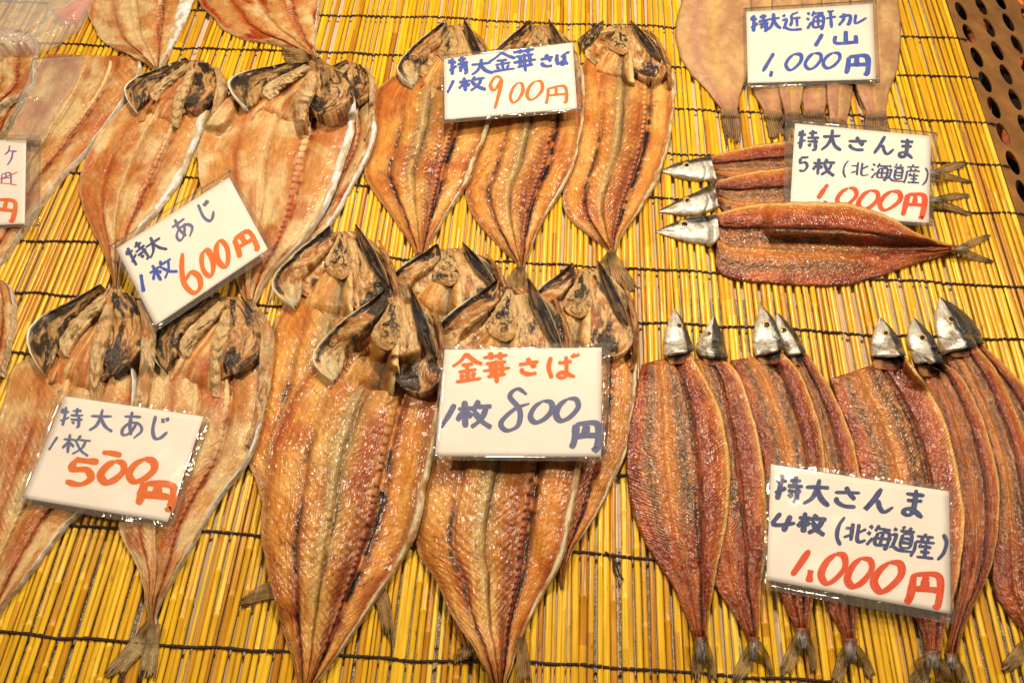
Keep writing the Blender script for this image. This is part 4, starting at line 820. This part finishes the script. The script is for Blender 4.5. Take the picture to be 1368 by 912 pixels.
# ------------------------------------------------------------------ the three sauries lying across
gh = 'sauries lying sideways'
sanma([(958, 241), (1000, 252), (1100, 256), (1180, 247), (1246, 234)], [(949, 208), (993, 197), (1034, 190), (1062, 187), (1120, 184), (1180, 196), (1246, 227)],
      [(884, 229), (911, 239), (936, 242), (958, 241)], [(884, 227), (906, 217), (928, 212), (949, 208)], (917, 221), 5.4, 'topmost of the three sideways sauries, half hidden behind the 5 piece card', gh, 51,
      [([(1246, 228), (1268, 218), (1293, 214)], [(1247, 233), (1270, 228), (1296, 219)]), ([(1247, 230), (1268, 232), (1303, 243)], [(1246, 235), (1266, 240), (1300, 244)]), ([(1238, 226), (1256, 228)], [(1238, 235), (1258, 234)])])
sanma([(960, 277), (1000, 302), (1100, 304), (1180, 292), (1246, 274)], [(958, 241), (1007, 229), (1062, 222), (1120, 219), (1180, 228), (1248, 262)],
      [(880, 283), (904, 287), (925, 288), (944, 284), (960, 277)], [(880, 281), (906, 267), (930, 256), (955, 243)], (918, 268), 5.6, 'middle one of the three sideways sauries, its back showing above the front fish', gh, 52,
      [([(1250, 263), (1270, 258), (1297, 258)], [(1252, 268), (1272, 267), (1298, 262)]), ([(1252, 266), (1272, 272), (1300, 286)], [(1250, 271), (1270, 281), (1298, 288)]), ([(1240, 261), (1258, 264)], [(1240, 272), (1260, 270)])])
card('price card with its foot tucked under the front sideways saury', [(1062, 165), (1244, 182), (1241, 298), (1055, 286)], [(1049, 158), (1253, 177), (1246, 303), (1046, 290)],
     [('特', 1080, 187, 28, 28, 4, 3.4, D_), ('大', 1111, 187, 27, 30, 4, 3.4, D_), ('さ', 1146, 192, 29, 18, 5, 3.6, D_), ('ん', 1181, 194, 27, 25, 5, 3.6, D_), ('ま', 1211, 198, 24, 27, 5, 3.6, D_),
      ('5', 1074, 219, 16, 20, 0, 3, D_), ('枚', 1101, 223, 29, 23, 5, 3.4, D_), ('(', 1130, 226, 7, 24, 5, 2, D_), ('北', 1149, 226, 24, 20, 5, 2.2, D_), ('海', 1176, 229, 24, 22, 5, 2.2, D_), ('道', 1197, 231, 22, 24, 5, 2.2, D_), ('産', 1219, 233, 22, 26, 5, 2.2, D_), (')', 1236, 236, 7, 24, 5, 2, D_),
      ('1', 1099, 256, 20, 20, 4, 4.6, R_), (',', 1102, 272, 7, 8, 0, 4, R_), ('0', 1131, 263, 30, 26, 4, 4.6, R_), ('0', 1160, 267, 30, 27, 4, 4.6, R_), ('0', 1189, 268, 31, 28, 4, 4.6, R_), ('円', 1221, 274, 29, 33, 6, 4.8, R_)], 2)
sanma([(956, 331), (959, 360), (980, 374), (1034, 379), (1117, 382), (1155, 375), (1193, 363), (1223, 352), (1254, 344), (1279, 334)], [(954, 286), (993, 275), (1034, 270), (1117, 270), (1136, 272), (1169, 281), (1193, 292), (1232, 314), (1267, 325), (1279, 329)],
      [(876, 310), (911, 322), (935, 326), (952, 327), (962, 316)], [(876, 309), (903, 296), (925, 289), (958, 287)], (914, 300), 7.4, 'front sideways saury spread whole across the mat, red flesh up and forked tail right', gh, 53,
      [([(1281, 328), (1300, 318), (1325, 311)], [(1284, 333), (1306, 326), (1326, 314)]), ([(1284, 331), (1304, 338), (1330, 349)], [(1280, 336), (1300, 346), (1328, 351)]), ([(1272, 326), (1296, 330)], [(1272, 336), (1298, 336)])], gut=.9, th=.0075)

# ------------------------------------------------------------------ top left horse mackerels
gt = 'pale split fish at the upper left'
aji([(-40, 120), (-30, 150), (-25, 200), (-30, 240)], [(40, 100), (38, 128), (20, 155), (0, 185), (-20, 225)], None, 'orange fish edge under the headless fillet at the far left above the cut off card', gt, 61, head=False, red=.4, dim=.9)
aji([(60, 72), (45, 110), (28, 145), (10, 182), (-4, 220), (-18, 262), (-30, 305)], [(188, 76), (183, 105), (161, 142), (136, 175), (112, 205), (85, 235), (62, 262), (35, 303), (8, 342), (-12, 360)], None, 'broad headless pale fillet lying slantwise behind the cut off card at left', gt, 62, head=False, dim=1.0)
aji([(-44, 40), (-40, 80), (-35, 120), (-30, 150)], [(10, 36), (48, 52), (47, 90), (42, 118), (12, 137), (-12, 152)], None, 'short pale fillet piece at the far left edge under the plastic bag', gt, 63, head=False)
aji([(112, -45), (114, 5), (123, 31), (137, 54), (171, 72), (196, 85), (208, 98)], [(268, -45), (254, 6), (242, 37), (228, 66), (216, 88), (212, 98)], None, 'pale split fish at the top edge with a broad white silver flank on its right', gt, 64, head=False, rimw=.09,
    tail=[([(208, 94), (196, 110), (180, 122)], [(212, 98), (204, 116), (188, 130)]), ([(210, 96), (216, 112), (214, 126)], [(214, 95), (222, 106), (224, 120)])])

# ------------------------------------------------------------------ top row of mackerels (right to left, each overlapping the next)
gm = 'golden split mackerels'
def tailpair(x, y, a1, a2, l, w, k=1.0):
    """two lobes leaving the tail root at screen angles a1, a2 (degrees, 90 = down)"""
    out = []
    for a, sgn in ((a1, 1), (a2, -1)):
        a = math.radians(a); dx, dy = math.cos(a), math.sin(a); nx, ny = -dy, dx
        L = [(x - nx * w * .2, y - ny * w * .2), (x + dx * l * .5 - nx * w * .42, y + dy * l * .5 - ny * w * .42), (x + dx * l - nx * w * .75, y + dy * l - ny * w * .75)]
        R = [(x + nx * w * .2, y + ny * w * .2), (x + dx * l * .5 + nx * w * .5, y + dy * l * .5 + ny * w * .5), (x + dx * l * .93 + nx * w * .6, y + dy * l * .93 + ny * w * .6)]
        out.append((L, R) if dy * 0 + nx < 0 or True else (R, L))
    return [(R_l, L_l) for (L_l, R_l) in out]
saba([(788, 58), (777, 95), (774, 150), (768, 200), (756, 240), (751, 268), (760, 290), (779, 307), (800, 323), (810, 332), (815, 340)], [(872, 58), (896, 92), (901, 126), (899, 163), (893, 193), (882, 230), (869, 257), (852, 284), (836, 308), (825, 328), (819, 340)],
     ((782, 92), (893, 92), (828, 35)), 'right hand mackerel of the upper row, opened flat, right of the 900 yen card', gm, 71, tailpair(816, 338, 112, 66, 66, 26), small_left=[[(806, 27), (790, 37), (771, 54)], [(807, 33), (796, 50), (779, 66)]])
saba([(668, 70), (655, 110), (650, 150), (642, 190), (628, 232), (621, 255), (630, 285), (648, 308), (670, 331), (688, 350), (693, 360)], [(762, 60), (778, 98), (780, 147), (777, 176), (769, 212), (758, 240), (742, 266), (726, 296), (714, 322), (704, 346), (698, 360)],
     ((668, 112), (774, 108), (718, 36)), 'middle mackerel of the upper row, head end covered by the 900 yen card', gm, 72, tailpair(694, 357, 112, 70, 48, 22), fin=False)
saba([(566, 74), (528, 100), (502, 125), (500, 160), (496, 195), (486, 226), (498, 255), (518, 280), (535, 305), (548, 325), (556, 341)], [(640, 64), (655, 98), (660, 130), (656, 158), (645, 190), (634, 215), (625, 242), (608, 270), (592, 296), (577, 320), (567, 341)],
     ((550, 112), (656, 106), (604, 36)), 'left hand mackerel of the upper row, partly under the 900 yen card\'s left side', gm, 73, tailpair(561, 338, 110, 75, 40, 18), fin=False)

# ------------------------------------------------------------------ horse mackerels at the upper left
ga = 'pale split horse mackerels'
aji([(432, 100), (424, 150), (420, 200), (402, 240), (384, 280), (372, 322)], [(474, 92), (497, 122), (501, 172), (495, 205), (482, 228), (462, 264), (442, 300), (424, 318), (402, 334)], ((428, 130), (492, 132), (468, 84)), 'narrow redder horse mackerel peeping out behind the large upper left one', ga, 81, red=.5, dim=.85, rimw=.05)
aji([(190, 118), (154, 152), (124, 190), (107, 235), (110, 275), (126, 312), (141, 343), (150, 372), (152, 388)], [(262, 108), (284, 138), (277, 152), (254, 211), (237, 246), (211, 282), (186, 310), (166, 345), (159, 372), (157, 388)], ((182, 146), (282, 142), (256, 82)),
    'horse mackerel touching the tilted card\'s upper left corner, silver flank curled', ga, 82, tailpair(154, 384, 112, 80, 34, 14), rimw=.055)
aji([(252, -50), (265, 0), (283, 21), (301, 40), (326, 52), (363, 58), (393, 68), (414, 75), (421, 82)], [(432, -50), (428, 0), (425, 25), (422, 45), (422, 66), (425, 80)], None, 'orange red split fish cut off by the top edge, left of bare mat', gt, 65, head=False, red=.6,)
aji([(342, 116), (306, 130), (288, 148), (272, 172), (264, 205), (268, 245), (280, 280), (297, 320), (308, 355), (320, 388), (328, 404)], [(446, 92), (472, 130), (470, 172), (459, 212), (449, 246), (430, 285), (400, 326), (366, 360), (348, 388), (340, 404)], ((330, 142), (462, 150), (418, 84)),
    'large horse mackerel right above the 600 yen card', ga, 83, tailpair(334, 400, 100, 70, 34, 16), rimw=.028, flap=False)
rt = thing('loose_tail', 'small grey tail of the top edge fish resting on the large horse mackerel\'s head', 'fish tail')
tails(rt, [([(420, 78), (428, 96), (432, 118)], [(427, 76), (440, 92), (446, 112)]), ([(412, 74), (404, 66), (372, 62)], [(414, 82), (398, 84), (380, 86)])], seed=66); settle(rt)

# ------------------------------------------------------------------ middle mackerels
saba([(730, 398), (714, 450), (711, 520), (714, 600), (722, 680), (740, 745), (748, 785)], [(832, 380), (848, 448), (851, 500), (845, 560), (837, 605), (814, 652), (792, 694), (764, 738), (752, 785)], ((706, 462), (849, 452), (778, 362)),
     'mackerel rising behind the 800 yen card on its right, long pale edge beside the sauries', gm, 91, None)
saba([(550, 366), (533, 410), (528, 470), (540, 540), (556, 620), (580, 720), (606, 830), (622, 868)], [(654, 362), (676, 415), (674, 480), (668, 540), (660, 620), (652, 720), (644, 830), (636, 868)], ((535, 410), (678, 402), (598, 334)),
     'mackerel head peeking between the two front mackerels, body buried beneath them', gm, 92, [([(612, 866), (606, 878), (608, 890)], [(640, 858), (640, 868), (634, 874)]), ([(634, 862), (640, 880), (644, 900)], [(640, 860), (650, 880), (656, 898)])])
saba([(408, 330), (391, 380), (368, 430), (350, 482), (334, 550), (327, 600), (344, 650), (356, 710), (370, 760), (384, 800)], [(512, 330), (530, 390), (528, 450), (520, 520), (512, 580), (500, 640), (480, 700), (450, 760), (400, 806)], ((391, 407), (531, 402), (455, 312)),
     'mackerel behind the front left one, head and shoulder showing right of the 600 yen card', gm, 93, [([(372, 770), (340, 786), (312, 808)], [(390, 800), (356, 800), (316, 813)]), ([(470, 780), (500, 800), (512, 850)], [(500, 760), (520, 800), (526, 870)])])
saba([(622, 440), (597, 500), (583, 560), (571, 620), (558, 680), (555, 715), (560, 742), (581, 772), (603, 820), (632, 864), (654, 908), (664, 950)], [(752, 440), (778, 500), (781, 560), (775, 614), (767, 668), (753, 738), (727, 790), (703, 838), (685, 888), (676, 915), (670, 950)], ((594, 496), (762, 490), (680, 386)),
     'front mackerel under the 800 yen card, its lower half hanging below the card', gm, 94, [([(690, 850), (690, 880), (684, 920)], [(702, 850), (708, 880), (712, 920)])])

# ------------------------------------------------------------------ lower left horse mackerels
aji([(240, 446), (202, 482), (190, 512), (186, 560), (180, 620), (166, 680), (158, 705), (170, 732), (188, 770), (196, 812), (200, 834)], [(340, 440), (352, 500), (352, 545), (338, 600), (318, 634), (292, 667), (256, 730), (238, 760), (216, 800), (208, 820), (207, 834)], ((220, 494), (344, 490), (302, 398)),
    'lower left horse mackerel whose forked tail lies whole on the mat', ga, 101, [([(196, 828), (168, 862), (130, 906)], [(202, 838), (192, 868), (152, 912)]), ([(198, 834), (190, 870), (182, 914)], [(212, 832), (211, 866), (206, 914)])], red=.15)
aji([(98, 462), (40, 478), (14, 496), (4, 540), (-12, 600), (-30, 680), (-42, 750), (-30, 820), (-24, 850)], [(172, 452), (180, 500), (181, 545), (176, 590), (146, 640), (108, 685), (83, 707), (64, 733), (32, 775), (2, 812), (-16, 842)], ((58, 496), (184, 490), (145, 388)),
    'lower left horse mackerel cut by the photo\'s left edge', ga, 102, red=.05)
aji([(-40, 372), (-36, 400), (-34, 440), (-30, 500)], [(2, 374), (14, 384), (19, 404), (18, 436), (11, 468), (2, 502)], None, 'thin sliver of a pale fish at the left edge above the lower left horse mackerel', gt, 103, head=False)
saba([(474, 428), (428, 478), (392, 522), (364, 580), (353, 645), (349, 705), (357, 765), (375, 830), (392, 884), (401, 920), (404, 945)], [(576, 428), (594, 480), (592, 530), (583, 575), (569, 650), (556, 706), (535, 748), (512, 785), (484, 828), (448, 880), (420, 916), (410, 945)], SRC_S,
     'big front mackerel left of the 800 yen card, opened flat with dark blood line', gm, 95, None, th=.007)

# ------------------------------------------------------------------ upright sauries, right to left
gs_ = 'sauries standing heads up at the lower right'
sanma([(1290, 470), (1320, 530), (1345, 600), (1362, 680), (1380, 760)], [(1312, 458), (1350, 494), (1375, 524), (1402, 570), (1422, 650), (1425, 760)], [(1262, 402), (1276, 425), (1288, 455)], [(1266, 401), (1290, 418), (1308, 440), (1315, 459)], None, 0, 'rearmost saury at the right photo edge, dark head behind the tallest one', gs_, 111, None, dark=.3)
sanma([(1262, 474), (1285, 530), (1307, 590), (1320, 650), (1325, 720), (1326, 780), (1336, 806), (1356, 832), (1374, 855), (1384, 885)], [(1302, 458), (1331, 494), (1355, 543), (1376, 599), (1389, 680), (1396, 760), (1398, 820), (1394, 885)],
      [(1255, 396), (1248, 430), (1252, 452), (1260, 468)], [(1257, 396), (1284, 420), (1298, 445), (1306, 462)], (1271, 426), 7.5, 'saury with the tallest, brightest head, nearest the right photo edge', gs_, 112, [([(1372, 850), (1352, 870), (1334, 893)], [(1382, 862), (1364, 886), (1342, 899)])], dark=.66, cav=([(1262, 458), (1268, 472), (1276, 484)], [(1296, 456), (1298, 468), (1296, 482)]))
sanma([(1225, 482), (1243, 530), (1258, 580), (1272, 640), (1284, 700), (1284, 760), (1275, 812), (1267, 850), (1263, 880)], [(1260, 484), (1285, 504), (1307, 543), (1322, 586), (1332, 629), (1336, 663), (1332, 724), (1319, 773), (1298, 816), (1286, 847), (1279, 880)],
      [(1220, 425), (1212, 445), (1213, 462), (1223, 482)], [(1222, 424), (1242, 444), (1254, 465), (1262, 484)], (1232, 451), 6.5, 'saury second right of the 4 piece card, short head with reddish eye', gs_, 113, [([(1264, 876), (1258, 890), (1252, 916)], [(1272, 878), (1272, 898), (1266, 918)]), ([(1270, 876), (1276, 894), (1284, 918)], [(1279, 876), (1290, 894), (1298, 918)]), ([(1262, 872), (1264, 896)], [(1281, 872), (1280, 896)])], dark=.70, cav=([(1224, 478), (1226, 494), (1236, 512)], [(1258, 482), (1262, 496), (1256, 510)]), gut=.5)
sanma([(1109, 506), (1122, 545), (1137, 588), (1149, 636), (1160, 700), (1176, 750), (1196, 785), (1214, 815), (1230, 842), (1238, 878)], [(1206, 473), (1227, 497), (1252, 537), (1270, 580), (1285, 651), (1290, 693), (1284, 755), (1273, 804), (1261, 847), (1256, 878)],
      [(1175, 424), (1165, 448), (1163, 462), (1165, 474)], [(1177, 424), (1193, 440), (1204, 458), (1211, 474)], (1183, 445), 5.6, 'broad saury behind the 4 piece card, golden belly side open wide', gs_, 114, [([(1238, 874), (1226, 890), (1208, 916)], [(1246, 882), (1242, 900), (1228, 920)]), ([(1248, 874), (1256, 892), (1262, 916)], [(1256, 876), (1268, 892), (1274, 912)]), ([(1236, 868), (1238, 896)], [(1258, 868), (1256, 898)])], dark=.78, cav=([(1165, 472), (1164, 486), (1168, 500)], [(1209, 472), (1208, 488), (1200, 502)]))
sanma([(1050, 478), (1063, 540), (1075, 600), (1085, 680), (1090, 740), (1097, 780), (1107, 815), (1120, 838), (1128, 862)], [(1076, 470), (1089, 486), (1107, 513), (1128, 556), (1144, 605), (1151, 660), (1155, 720), (1153, 780), (1147, 815), (1143, 862)],
      [(1038, 418), (1035, 440), (1042, 455), (1052, 474)], [(1040, 418), (1058, 436), (1068, 452), (1077, 470)], (1047, 441), 6.2, 'slim saury wedged between two wider ones above the 4 piece card\'s left end', gs_, 115, [([(1130, 858), (1118, 880), (1110, 916)], [(1138, 866), (1132, 890), (1126, 918)]), ([(1136, 858), (1150, 880), (1160, 912)], [(1144, 858), (1160, 878), (1172, 906)]), ([(1127, 852), (1128, 886)], [(1146, 852), (1144, 888)])], dark=.70, cav=([(1053, 468), (1056, 480), (1062, 496)], [(1075, 466), (1078, 480), (1074, 494)]))
sanma([(977, 481), (993, 519), (1010, 574), (1020, 620), (1027, 700), (1034, 760), (1043, 798), (1055, 824), (1063, 848)], [(1045, 470), (1067, 494), (1085, 534), (1099, 580), (1104, 640), (1104, 700), (1098, 750), (1088, 798), (1082, 824), (1079, 848)],
      [(1016, 408), (1007, 438), (1005, 458), (1010, 474)], [(1018, 408), (1034, 426), (1042, 446), (1047, 466)], (1024, 434), 7, 'saury with bright white gill plate, left end of the 4 piece card covering its body', gs_, 116, [([(1064, 844), (1050, 872), (1040, 902)], [(1072, 852), (1066, 880), (1052, 906)]), ([(1070, 844), (1080, 872), (1084, 902)], [(1080, 844), (1090, 870), (1092, 898)]), ([(1062, 838), (1064, 868)], [(1081, 838), (1079, 870)])], dark=.80, cav=([(1010, 470), (1010, 482), (1016, 494)], [(1045, 464), (1047, 478), (1040, 490)]))
sanma([(918, 482), (914, 540), (916, 600), (925, 680), (940, 740), (955, 782), (977, 816), (992, 841), (1001, 860)], [(958, 474), (987, 500), (1005, 550), (1017, 599), (1024, 654), (1026, 724), (1019, 770), (1016, 822), (1013, 860)],
      [(953, 422), (938, 445), (930, 462), (935, 474)], [(955, 422), (962, 440), (968, 458), (973, 478)], (947, 446), 5, 'dark headed saury close behind the left end one, only its right side bare', gs_, 117, [([(1002, 856), (988, 880), (976, 910)], [(1010, 862), (1004, 890), (988, 914)]), ([(1008, 856), (1020, 876), (1028, 906)], [(1016, 856), (1028, 876), (1034, 904)]), ([(1000, 850), (1002, 884)], [(1015, 850), (1013, 886)])], dark=.52, cav=([(936, 470), (936, 482), (942, 494)], [(957, 468), (960, 482), (954, 494)]), bone=(.60, .66))
sanma([(857, 486), (851, 519), (843, 556), (837, 599), (838, 640), (848, 693), (869, 738), (897, 782), (915, 822), (928, 858)], [(922, 470), (944, 507), (962, 543), (971, 580), (977, 623), (973, 693), (958, 764), (949, 810), (945, 858)],
      [(900, 413), (890, 436), (886, 455), (887, 474)], [(902, 413), (914, 430), (921, 448), (927, 468)], (907, 435), 5.6, 'leftmost upright saury, spread widest, its whole body and tail in view', gs_, 118, [([(930, 854), (925, 880), (923, 912)], [(938, 860), (938, 886), (936, 914)]), ([(936, 856), (944, 880), (946, 914)], [(945, 854), (954, 880), (960, 912)]), ([(928, 850), (930, 888)], [(946, 850), (943, 890)])], dark=.80, cav=([(888, 470), (888, 482), (896, 494)], [(920, 466), (922, 478), (914, 490)]), th=.0072)

# ------------------------------------------------------------------ remaining cards
card('price card with thin orange 900 yen, across the upper row of mackerels', [(593, 79), (765, 57), (771, 145), (594, 160)], [(589, 74), (770, 54), (777, 149), (590, 165)],
     [('特', 613, 88, 26, 24, -7, 4, B_), ('大', 643, 89, 30, 22, -4, 3.4, B_), ('金', 671, 83, 36, 26, -6, 3.2, B_), ('華', 701, 80, 32, 32, -6, 3.4, B_), ('さ', 731, 81, 20, 17, -6, 3.8, B_), ('ば', 752, 79, 18, 18, -6, 3.6, B_),
      ('1', 602, 116, 12, 18, 4, 3.2, B_), ('枚', 631, 112, 36, 20, -6, 3.6, B_), ('9', 664, 123, 24, 44, 0, 3.2, O_), ('0', 690, 124, 19, 28, 2, 3.2, O_), ('0', 714, 121, 24, 27, 0, 3.2, O_), ('円', 743, 127, 30, 24, -4, 3, O_)], 3)
card('price card with grey blue 800 yen under orange writing, at the centre', [(594, 467), (804, 464), (803, 610), (581, 609)], [(591, 459), (816, 458), (812, 616), (576, 614)],
     [('金', 624, 491, 40, 38, -4, 4.6, O_), ('華', 663, 491, 36, 42, -4, 4.4, O_), ('さ', 707, 489, 30, 22, -4, 4.8, O_), ('ば', 752, 490, 42, 34, -2, 4.6, O_), ('1', 598, 555, 20, 34, 12, 5, Gy), ('枚', 634, 553, 46, 38, 0, 5.6, Gy), ('8', 688, 547, 42, 56, 0, 5.4, Gy), ('0', 723, 550, 35, 31, 0, 5.4, Gy), ('0', 757, 547, 35, 32, 0, 5.4, Gy), ('円', 782, 582, 38, 37, 2, 7, Gy)], 4)
card('price card reading 500 yen in broad orange strokes, at the lower left', [(87, 529), (272, 556), (224, 697), (30, 665)], [(78, 521), (284, 553), (229, 707), (18, 670)],
     [('特', 96, 557, 30, 28, 6, 3, Gy), ('大', 135, 561, 32, 31, 6, 3.2, Gy), ('あ', 177, 567, 30, 37, 8, 3.4, Gy), ('じ', 212, 571, 30, 34, 8, 3.4, Gy), ('1', 71, 592, 14, 20, 10, 2.6, Gy), ('枚', 102, 594, 36, 27, 8, 2.8, Gy),
      ('-', 150, 606, 26, 6, 8, 6.5, O_), ('5', 110, 630, 46, 38, 10, 7.5, O_), ('0', 150, 630, 34, 32, 8, 7.5, O_), ('0', 189, 628, 38, 34, 8, 7.5, O_), ('円', 209, 661, 50, 35, 8, 8.5, O_)], 5, lift=.0042)
card('tilted price card with orange 600 yen, between upper and lower horse mackerels', [(155, 332), (306, 237), (358, 333), (207, 435)], [(146, 328), (308, 227), (368, 336), (206, 444)],
     [('特', 184, 338, 27, 28, -32, 3.2, D_), ('大', 206, 328, 26, 27, -28, 3.0, D_), ('あ', 243, 305, 28, 31, -30, 3.2, Gy), ('じ', 275, 283, 24, 30, -28, 3.2, Gy), ('1', 190, 378, 8, 24, -20, 4, B_), ('枚', 217, 360, 34, 25, -30, 3.2, B_),
      ('6', 252, 364, 28, 56, -24, 5, O_), ('0', 277, 352, 21, 36, -26, 5, O_), ('0', 297, 339, 21, 37, -26, 5, O_), ('円', 327, 326, 30, 29, -26, 5, O_)], 6)
card('large price card with bright red figures, over the upright sauries', [(1030, 620), (1268, 656), (1270, 820), (1024, 774)], [(1025, 613), (1273, 650), (1275, 834), (1018, 786)],
     [('特', 1054, 652, 36, 36, 8, 5, D_), ('大', 1092, 657, 35, 38, 6, 5, D_), ('さ', 1132, 663, 40, 27, 8, 5, D_), ('ん', 1175, 668, 40, 33, 8, 5, D_), ('ま', 1221, 672, 36, 38, 8, 5, D_),
      ('4', 1047, 697, 32, 26, 6, 5.4, D_), ('枚', 1085, 699, 38, 28, 8, 5.2, D_), ('(', 1123, 709, 11, 38, 4, 4.2, D_), ('北', 1143, 711, 31, 27, 8, 3.8, D_), ('海', 1175, 716, 33, 31, 8, 3.6, D_), ('道', 1206, 720, 32, 34, 8, 3.6, D_), ('産', 1234, 729, 31, 34, 8, 3.6, D_), (')', 1259, 731, 11, 36, 8, 4.2, D_),
      ('1', 1070, 751, 34, 36, 6, 6.4, R_), (',', 1082, 769, 9, 16, 0, 6.4, R_), ('0', 1113, 759, 37, 44, 4, 6.8, R_), ('0', 1148, 764, 38, 42, 4, 6.8, R_), ('0', 1186, 770, 42, 42, 4, 6.8, R_), ('円', 1235, 787, 46, 46, 6, 7.4, R_)], 7)
card('price card cut off by the left photo edge, with thin purple writing', [(-60, 187), (35, 187), (33, 299), (-60, 303)], [(-64, 181), (55, 180), (53, 302), (-64, 308)],
     [('ケ', 14, 208, 15, 26, 6, 1.6, I_purple), ('円', 8, 238, 15, 15, -6, 1.4, I_purple), ('/', 8, 236, 34, 8, -30, 1.6, O_), ('-', 10, 246, 26, 6, 6, 1.4, O_), ('円', 6, 280, 30, 29, 10, 4.4, O_), ('0', -28, 280, 26, 36, 4, 4.4, O_)], 8)

# ------------------------------------------------------------------ plastic sheet and bag at the top left
def bag():
    root = thing('plastic_bag', 'crumpled clear plastic bag with a red and yellow print in the top left corner', 'plastic bag')
    def crum(s, t): return .012 + .018 * (fbm(s * 3, t * 3, 201, 3) - .3) + .006 * np.abs(fbm(s * 9, t * 9, 203, 3) - .5) * np.sin(np.pi * s)
    wc = lambda s, t: C(220, 210, 200) + 0 * s[..., None]
    Sheet('film', [(-60, -40), (-50, 20), (-40, 60), (-20, 66)], [(120, -40), (116, -4), (92, 26), (60, 46), (40, 56)], M_bag, root, crum, wc, 60, 60, 200, 2, r=6, put=False)
    pr = plain('red_print', tuple(pc(226, 70, 30)), .3, .5); py_ = plain('yellow_print', tuple(pc(196, 140, 50)), .35, .5)
    Sheet('print', [(70, 16), (90, 8), (108, -8)], [(76, 24), (98, 17), (118, -2)], pr, root, lambda s, t: .0085 + .003 * np.sin(t * 5), wc, 10, 20, 1, .2, r=6, put=False)
    Sheet('print', [(60, 10), (70, -4), (76, -24)], [(84, 12), (94, 2), (106, -14)], py_, root, lambda s, t: .0080 + 0 * s, wc, 10, 20, 1, .2, r=6, put=False)
    settle(root)
bag()
r2 = thing('plastic_sheet', 'thin clear plastic sheet over the left side of the slanting headless fillet', 'plastic sheet')
Sheet('film', [(44, 78), (34, 110), (18, 150), (8, 184)], [(110, 74), (100, 110), (74, 150), (56, 188)], M_sheet, r2, lambda s, t: .0012 + .003 * (fbm(s * 3, t * 3, 301, 3) - .4), lambda s, t: C(220, 210, 200) + 0 * s[..., None], 30, 40, 300, 1, r=4, put=False); settle(r2)
bpy.context.view_layer.update()
